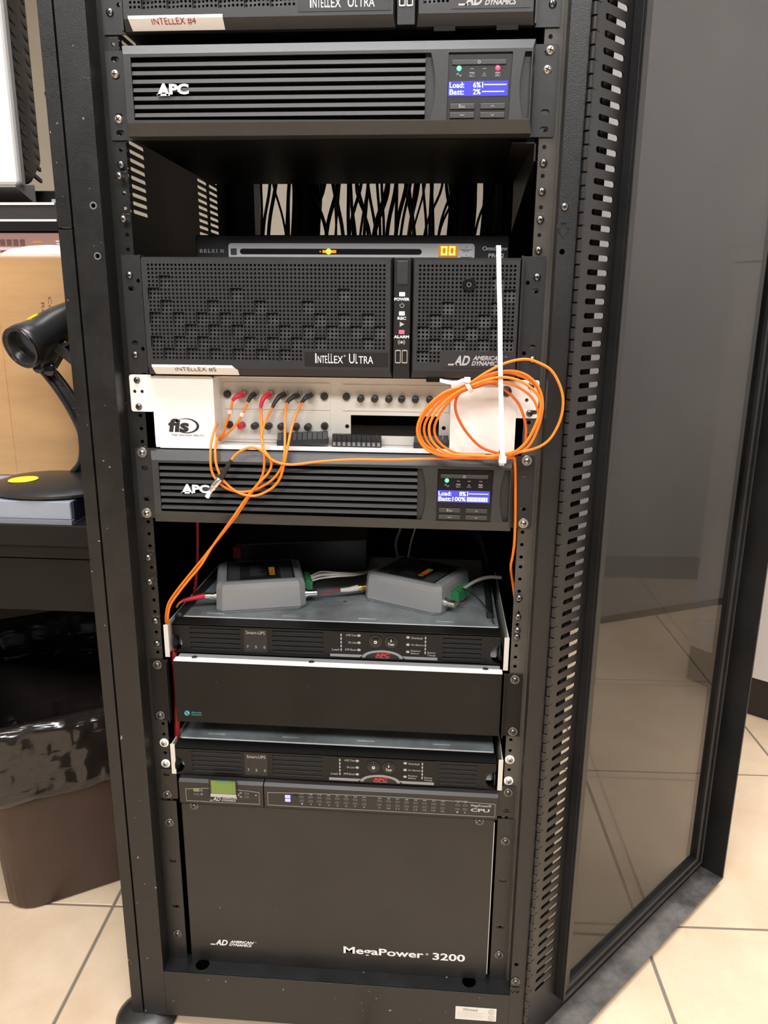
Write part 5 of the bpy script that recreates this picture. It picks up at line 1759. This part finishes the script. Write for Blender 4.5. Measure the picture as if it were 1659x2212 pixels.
# monitor standing on the shelf
mo = thing('monitor', 'white-fronted monitor with ribbed black back standing on the dark shelf', 'monitor', (-877, 483, 102.4))
zb_, zt_ = 132.1, 583.7
MB().box(-1217, -558, 373, 395, zb_, zt_, 7).build('front_frame', 'monitor_white', mo, bev=1)
MB().box(-1187, -588, 372, 374, zb_ + 48, zt_ - 30).build('screen', 'gloss_black', mo)
MB().box(-1212, -560.5, 395, 403, zb_ + 4, zt_ - 4).build('trim_band', 'monitor_grey', mo)


def mon_ring(y, x1, z0, z1):
    return [(x, y, z) for (x, z) in rrect(-1205 + (-561 - x1), x1, z0, z1, 17, 4)]


MB().loft([mon_ring(403, -562.7, zb_ + 7, zt_ - 7), mon_ring(445, -566.3, zb_ + 12, zt_ - 12), mon_ring(491, -576, zb_ + 41, zt_ - 36), mon_ring(523, -610, zb_ + 97, zt_ - 85), mon_ring(535, -683, zb_ + 146, zt_ - 134)]).build('back_shell', 'monitor_black', mo, smooth=True)
for k in range(22):
    z = zb_ + 31.5 + k * 18.2
    MB().loft([[(-567.5, 413, z + 5), (-562, 413, z + 5), (-562, 413, z - 1), (-567.5, 413, z - 1)], [(-577, 485, z - 5), (-573, 485, z - 5), (-573, 485, z - 11), (-577, 485, z - 11)]]).build('rib', 'monitor_black', mo)
MB().box(-901, -756, 473, 553, 104, 256, 10).box(-998, -658, 403, 563, 102.4, 110, 3).build('stand', 'monitor_black', mo)
MB().loft([[(-1212, 373, 129.7), (-561.5, 373, 129.7), (-561.5, 373, 132), (-1212, 373, 132)], [(-1205, 448, 112.7), (-568.7, 448, 112.7), (-568.7, 448, 144), (-1205, 448, 144)]]).build('chin', 'monitor_grey', mo)
sk = thing('phone_base', 'dark desk phone base with light markings behind the monitor foot', 'phone base', (-590, 560, 102.4))
MB().box(-648, -531, 508, 623, 102.4, 144, 3).build('body', 'monitor_black', sk)
MB().box(-571, -562.7, 507.4, 508, 115, 129.7).build('mark', 'print_white', sk)
cable('monitor_lead', 'black lead drooping behind the ribbed monitor', [(-558, 500, 300), (-548, 530, 220), (-538, 548, 160), (-532, 556, 116), (-546, 570, 107)], 4, 'cable_black')

# lit screen showing a shop interior, on the desk behind the carton
ls = thing('lit_screen', 'lit flat screen showing a shop interior behind the carton', 'screen', (-620, 370, -342))
MB().box(-940, -396, 351, 376, -260, 60, 3).build('frame', 'monitor_black', ls)
MB().box(-700, -640, 376, 400, -330, -200).box(-780, -560, 350, 440, -342, -332).build('stand', 'monitor_black', ls)
mat('pic_ground', (0.05, 0.03, 0.03), 0.4, emit=(0.36, 0.19, 0.15), estr=0.95)
mat('pic_floor', (0.05, 0.03, 0.03), 0.4, emit=(0.55, 0.30, 0.26), estr=0.8)
mat('pic_dark', (0.05, 0.03, 0.03), 0.4, emit=(0.10, 0.045, 0.05), estr=0.9)
mat('pic_pale', (0.05, 0.03, 0.03), 0.4, emit=(0.85, 0.62, 0.60), estr=0.95)
mat('pic_orange', (0.05, 0.03, 0.03), 0.4, emit=(0.75, 0.25, 0.05), estr=0.9)
yl = 350.4
MB().box(-925, -402, yl, 351, -245, 57.5).build('picture', 'pic_ground', ls)
pd_ = MB()
for k in range(9):
    pd_.box(-640 + k * 11, -631.5 + k * 11, yl - 0.2, yl, 38, 48)
    pd_.box(-640 + k * 11, -633 + k * 11, yl - 0.2, yl, 14, 31)
pd_.build('picture_shadow', 'pic_dark', ls)
MB().box(-660, -538, yl - 0.3, yl, 31.5, 36).build('picture_counter', 'pic_pale', ls)
MB().box(-600, -566, yl - 0.3, yl, 6, 27).build('picture_figure', 'pic_pale', ls)
for k in range(3):
    MB().box(-492 + k, -472 + k, yl - 0.3, yl, 44 - k * 4, 46.4 - k * 4).build('picture_sign', 'pic_pale', ls)
for z in (43, 37):
    MB().box(-530, -516, yl - 0.3, yl, z, z + 2.4).build('picture_sign', 'pic_orange', ls)

# carton on the desk
cb = thing('carton', 'plain brown cardboard carton standing behind the scanner', 'cardboard box', (-640, 276, -310.8))
MB().box(-880, -390, 216, 336, -310.8, 13).build('body', 'cardboard', cb, bev=2)
MB().box(-524, -522.5, 215.4, 216, -310, 12).build('crease', 'cardboard', cb)


def side_text(s, x, z, w, h, y):
    # lettering turned a quarter so it reads downwards
    b = MB()
    b.text(s, 0, w, 0, h, y, 0.0)
    return b.xform(lambda a, yy, c: (x + c, y - 0.15, z - a))


g = side_text('Corrugated', -447, -43, 74, 7, 216)
h_ = side_text('Recycles', -458, -51, 58, 6.5, 216)
g.v += h_.v
g.f += [tuple(i + len(g.v) - len(h_.v) for i in f) for f in h_.f]
g.m += h_.m
g.build('print', 'ink_brown', cb)
MB().prism([(-378 + 26 * math.cos(k * 0.3142), -83 + 26 * math.sin(k * 0.3142)) for k in range(20)], 1, 215.5, 216).build('round_mark', 'ink_brown', cb)
ld = thing('printer_lid', 'pale grey rounded lid lying on top of the carton', 'lid', (-470, 276, 13.4))
MB().loft([[(x, y, z) for (x, y) in rrect(-520 + i, -380 - i, 222 + i * .4, 330 - i * .4, 12)] for (i, z) in ((0, 13.4), (0, 17), (14, 24), (36, 29), (56, 31))]).build('shell', 'lid_grey', ld, smooth=True)

# flat pale case under the scanner foot
bk = thing('pale_case', 'flat pale blue case with navy end under the scanner foot', 'case', (-640, 200, -342))
MB().box(-920, -364, 62, 338, -336, -311, 1.5).build('body', 'book_pale', bk)
MB().box(-364, -361, 66, 330, -338, -311.5).build('end_face', 'book_navy', bk)
MB().box(-922, -362, 58, 338, -342, -336).build('lip', 'book_lip', bk)

# scanner stand
sd_ = thing('scanner_stand', 'black curved scanner stand on an oval foot', 'scanner stand', (-425, 135, -310.8))
ft = MB()
cx_, cy_ = -418.0, 128.0


def oval(rx, ry, z, dx=0.0):
    return [(cx_ + dx + rx * math.cos(2 * math.pi * k / 36), cy_ + ry * math.sin(2 * math.pi * k / 36), z) for k in range(36)]


ft.loft([oval(84, 62, -310.8), oval(90, 68, -308), oval(92, 70, -304), oval(86, 64, -299), oval(60, 44, -291), oval(26, 20, -287)])
ft.build('foot', 'scanner_black', sd_, smooth=True)
MB().loft([[(cx_ - 28 + 22 * math.cos(a) * s, cy_ - 30 + 11 * math.sin(a) * s, z + (0.16 * (11 * math.sin(a) * s) + 0.08 * 22 * math.cos(a) * s)) for a in [2 * math.pi * k / 24 for k in range(24)]] for (s, z) in ((1.0, -289.6), (0.96, -288.6))]).build('foot_badge', 'sticker_yellow', sd_, smooth=True)
arm_c = spline_points([(-392, 150, -288), (-377, 148, -270), (-372, 146, -235), (-380, 143, -205), (-394, 140, -175), (-410, 138, -150), (-420, 136, -138)], 6)
for s in (-1, 1):
    MB().tube([(p.x + s * 7, p.y + s * 3, p.z) for p in arm_c], 4.2, 8).build('arm_rail', 'scanner_black', sd_, smooth='full')
MB().ribbon(arm_c, 13, 3, (1, 0.4, 0)).build('arm_web', 'scanner_black', sd_)
for i in (12, 20, 27):
    p = arm_c[i]
    MB().box(p.x - 7, p.x + 7, p.y - 3, p.y + 3, p.z - 0.8, p.z + 0.8).build('arm_rung', 'button_grey', sd_)
MB().lathe((-404, 122, -140), (0.25, -1, 0), [(0, 8.5), (5, 8.5), (6, 7)], 16).lathe((-424, 132, -138), (0.4, -1, 0), [(0, 8), (6, 8), (7, 6)], 14).build('pivot_knob', 'scanner_gloss', sd_, smooth=True)
MB().loft([[(-428, 128, -140), (-402, 124, -140), (-402, 140, -140), (-428, 144, -140)], [(-416, 126, -118), (-382, 120, -112), (-382, 140, -112), (-416, 146, -118)], [(-404, 124, -108), (-360, 116, -100), (-360, 142, -100), (-404, 150, -108)]]).build('cradle', 'scanner_black', sd_, bev=1)
MB().loft([[(-398, 120, -112), (-386, 116, -104), (-386, 146, -104), (-398, 150, -112)], [(-340, 118, -160), (-330, 114, -150), (-330, 144, -150), (-340, 148, -160)]]).build('cradle_lip', 'scanner_black', sd_, bev=1)

# handheld scanner resting in the stand
hs = thing('barcode_scanner', 'black handheld barcode scanner with yellow sticker, nose up in its stand', 'scanner', (-420, 118, -128))
ax_ = Vector((-0.42, -0.79, -0.42)).normalized()      # nose direction
sdv = Vector((-0.45, 0.88, -0.08))
sdv = (sdv - ax_ * sdv.dot(ax_)).normalized()
upv = ax_.cross(sdv)
if upv.z < 0:
    upv = -upv
c0 = Vector((-417, 100, -104))


def sring(t, rs, ru, off=0.0, n=24):
    return [c0 + ax_ * t + sdv * rs * math.cos(2 * math.pi * k / n) + upv * (off + ru * math.sin(2 * math.pi * k / n)) for k in range(n)]


b = MB()
b.loft([sring(-95, 15, 15, 4), sring(-80, 20, 18, 4), sring(-58, 25, 22, 3), sring(-38, 27, 24, 2), sring(-20, 28, 24, 1), sring(-4, 33, 27, 0), sring(6, 36, 29, 0), sring(12, 36, 29, 0),
        sring(15, 34, 27, 0), sring(15.5, 31, 24, 0), sring(12, 28.5, 21.5, 0), sring(4, 26, 19.5, 0), sring(-4, 24, 18, 0)], caps=True)
b.build('body', 'scanner_black', hs, smooth='full')
MB().loft([sring(2.0, 25, 19), sring(2.6, 25, 19)]).build('window', 'gloss_black', hs)
rim = sring(14.8, 33.5, 26.5, 0, 36)
MB().tube(rim, 2.3, 8, closed=True).build('rubber_rim', 'scanner_gloss', hs, smooth='full')
sq = c0 + ax_ * (-24) + upv * 24.6 + sdv * (-4)
MB().loft([[sq + ax_ * 10 * s * math.cos(2 * math.pi * k / 20) + sdv * 7 * s * math.sin(2 * math.pi * k / 20) + upv * z for k in range(20)] for (s, z) in ((1, -1.0), (1, 1.2), (0.8, 1.8))]).build('sticker', 'sticker_yellow', hs, smooth=True)
hd = spline_points([c0 + ax_ * (-70), c0 + ax_ * (-92) - upv * 18, c0 + ax_ * (-104) - upv * 48, c0 + ax_ * (-108) - upv * 80], 5)
MB().tube(hd, [20 - 0.25 * k for k in range(len(hd))], 14).build('grip', 'scanner_black', hs, smooth='full')
tg = c0 + ax_ * (-58) - upv * 24
MB().loft([[tg + ax_ * (12 * s * math.cos(2 * math.pi * k / 16)) + sdv * (9 * s * math.sin(2 * math.pi * k / 16)) - upv * z for k in range(16)] for (s, z) in ((1, -4), (1, 4), (0.6, 8))]).build('trigger', 'sticker_orange', hs, smooth=True)

# ================================================================== waste bin with liner
ba = math.radians(33)
BA, BB_ = (math.cos(ba), math.sin(ba)), (-math.sin(ba), math.cos(ba))
bc = (-574.0, 340.0)


def bin_pt(a, b, z):
    return (bc[0] + BA[0] * a + BB_[0] * b, bc[1] + BA[1] * a + BB_[1] * b, z)


def bin_ring(la, lb, r, z, n=6, sub=12):
    out = []
    for (sx, sy, a0) in ((1, 1, 0), (-1, 1, 90), (-1, -1, 180), (1, -1, 270)):
        for k in range(n + 1):
            a = math.radians(a0 + k * 90 / n)
            out.append((sx * (la - r) + r * math.cos(a), sy * (lb - r) + r * math.sin(a)))
    # extra points along the straights
    res = []
    m = len(out)
    for i in range(m):
        p, q = out[i], out[(i + 1) % m]
        res.append(p)
        L = math.hypot(q[0] - p[0], q[1] - p[1])
        if L > 60:
            for s in range(1, sub):
                res.append((p[0] + (q[0] - p[0]) * s / sub, p[1] + (q[1] - p[1]) * s / sub))
    return [bin_pt(p[0], p[1], z) for p in res]


wb = thing('waste_bin', 'brown plastic waste bin with rounded corners beside the rack', 'waste bin', (bc[0], bc[1], FLOOR))
LA0, LB0, LA1, LB1 = 118.0, 152.0, 136.0, 172.0
RIM = -712.0
MB().loft([bin_ring(LA0 - 4, LB0 - 4, 46, FLOOR), bin_ring(LA0, LB0, 50, FLOOR + 6), bin_ring(LA1 - 1, LB1 - 1, 56, RIM - 12), bin_ring(LA1 + 5, LB1 + 5, 58, RIM - 10), bin_ring(LA1 + 6, LB1 + 6, 58, RIM),
           bin_ring(LA1 + 3, LB1 + 3, 56, RIM), bin_ring(LA1 - 4, LB1 - 4, 52, RIM - 10), bin_ring(LA0 - 3, LB0 - 3, 46, FLOOR + 10)]).build('body', 'bin_brown', wb, smooth=True)
lg = thing('bin_liner', 'shiny black plastic bag lining the waste bin, folded over its rim', 'bin bag', (bc[0], bc[1], RIM - 160))


def crumple(p, amp, sc=0.018, seed=0.0):
    v = Vector((p[0] * sc, p[1] * sc, p[2] * sc * 0.9 + seed))
    nz = noise.noise_vector(v) + noise.noise_vector(v * 2.3) * 0.5
    return (p[0] + nz.x * amp, p[1] + nz.y * amp, p[2] + nz.z * amp * 0.6)


rings = []
outer = [(9.0 + 4.0 * (i / 13.0 > 0.05), RIM - 138 + i * 139.0 / 13) for i in range(14)]
prof = [(o, z, 'out') for (o, z) in outer[:-1]] + [(9.0, RIM + 1, 'rim'), (5, RIM + 4, 'rim'), (0, RIM + 3, 'rim'), (-8, RIM - 20, 'in'), (-14, RIM - 60, 'in'), (-18, RIM - 100, 'in'), (-22, RIM - 140, 'in'), (-30, RIM - 190, 'in'), (-60, RIM - 235, 'in')]
for i, (off, z, kind) in enumerate(prof):
    r0 = bin_ring(LA1 + off, LB1 + off, 58, z, 10, 26)
    out = []
    for p in r0:
        if kind == 'out':
            # creases run slantwise round the bin, pushed outwards only
            an = math.atan2(p[1] - bc[1], p[0] - bc[0])
            v = Vector((an * 2.6 + (z - RIM) * 0.016, (z - RIM) * 0.035 + an * 0.9, 4.2))
            rg = (1 - abs(noise.noise(v))) ** 3 * 9.5 + (1 - abs(noise.noise(v * 2.7))) ** 4 * 4.5
            edge = min(1.0, i / 2.0) * min(1.0, (len(outer) - i) / 3.0)
            q = crumple(p, 1.2, 0.03, 1.7)
            d_ = Vector((p[0] - bc[0], p[1] - bc[1], 0)).normalized() * rg * edge
            p = (q[0] + d_.x, q[1] + d_.y, q[2])
        elif kind == 'in':
            p = crumple(p, 4.0, 0.03, 3.1)
        else:
            p = crumple(p, 0.7, 0.05, 5.0)
        dpt = ((p[0] - bc[0]) * BB_[0] + (p[1] - bc[1]) * BB_[1]) / 178.0
        lift = 52 if kind == 'rim' or i in (len(outer), len(outer) + 1) else 20
        out.append((p[0], p[1], p[2] + max(0.0, dpt) * lift))
    rings.append(out)
MB().loft(rings, caps=False).build('film', 'bag_plastic', lg, smooth='full', recalc=False)
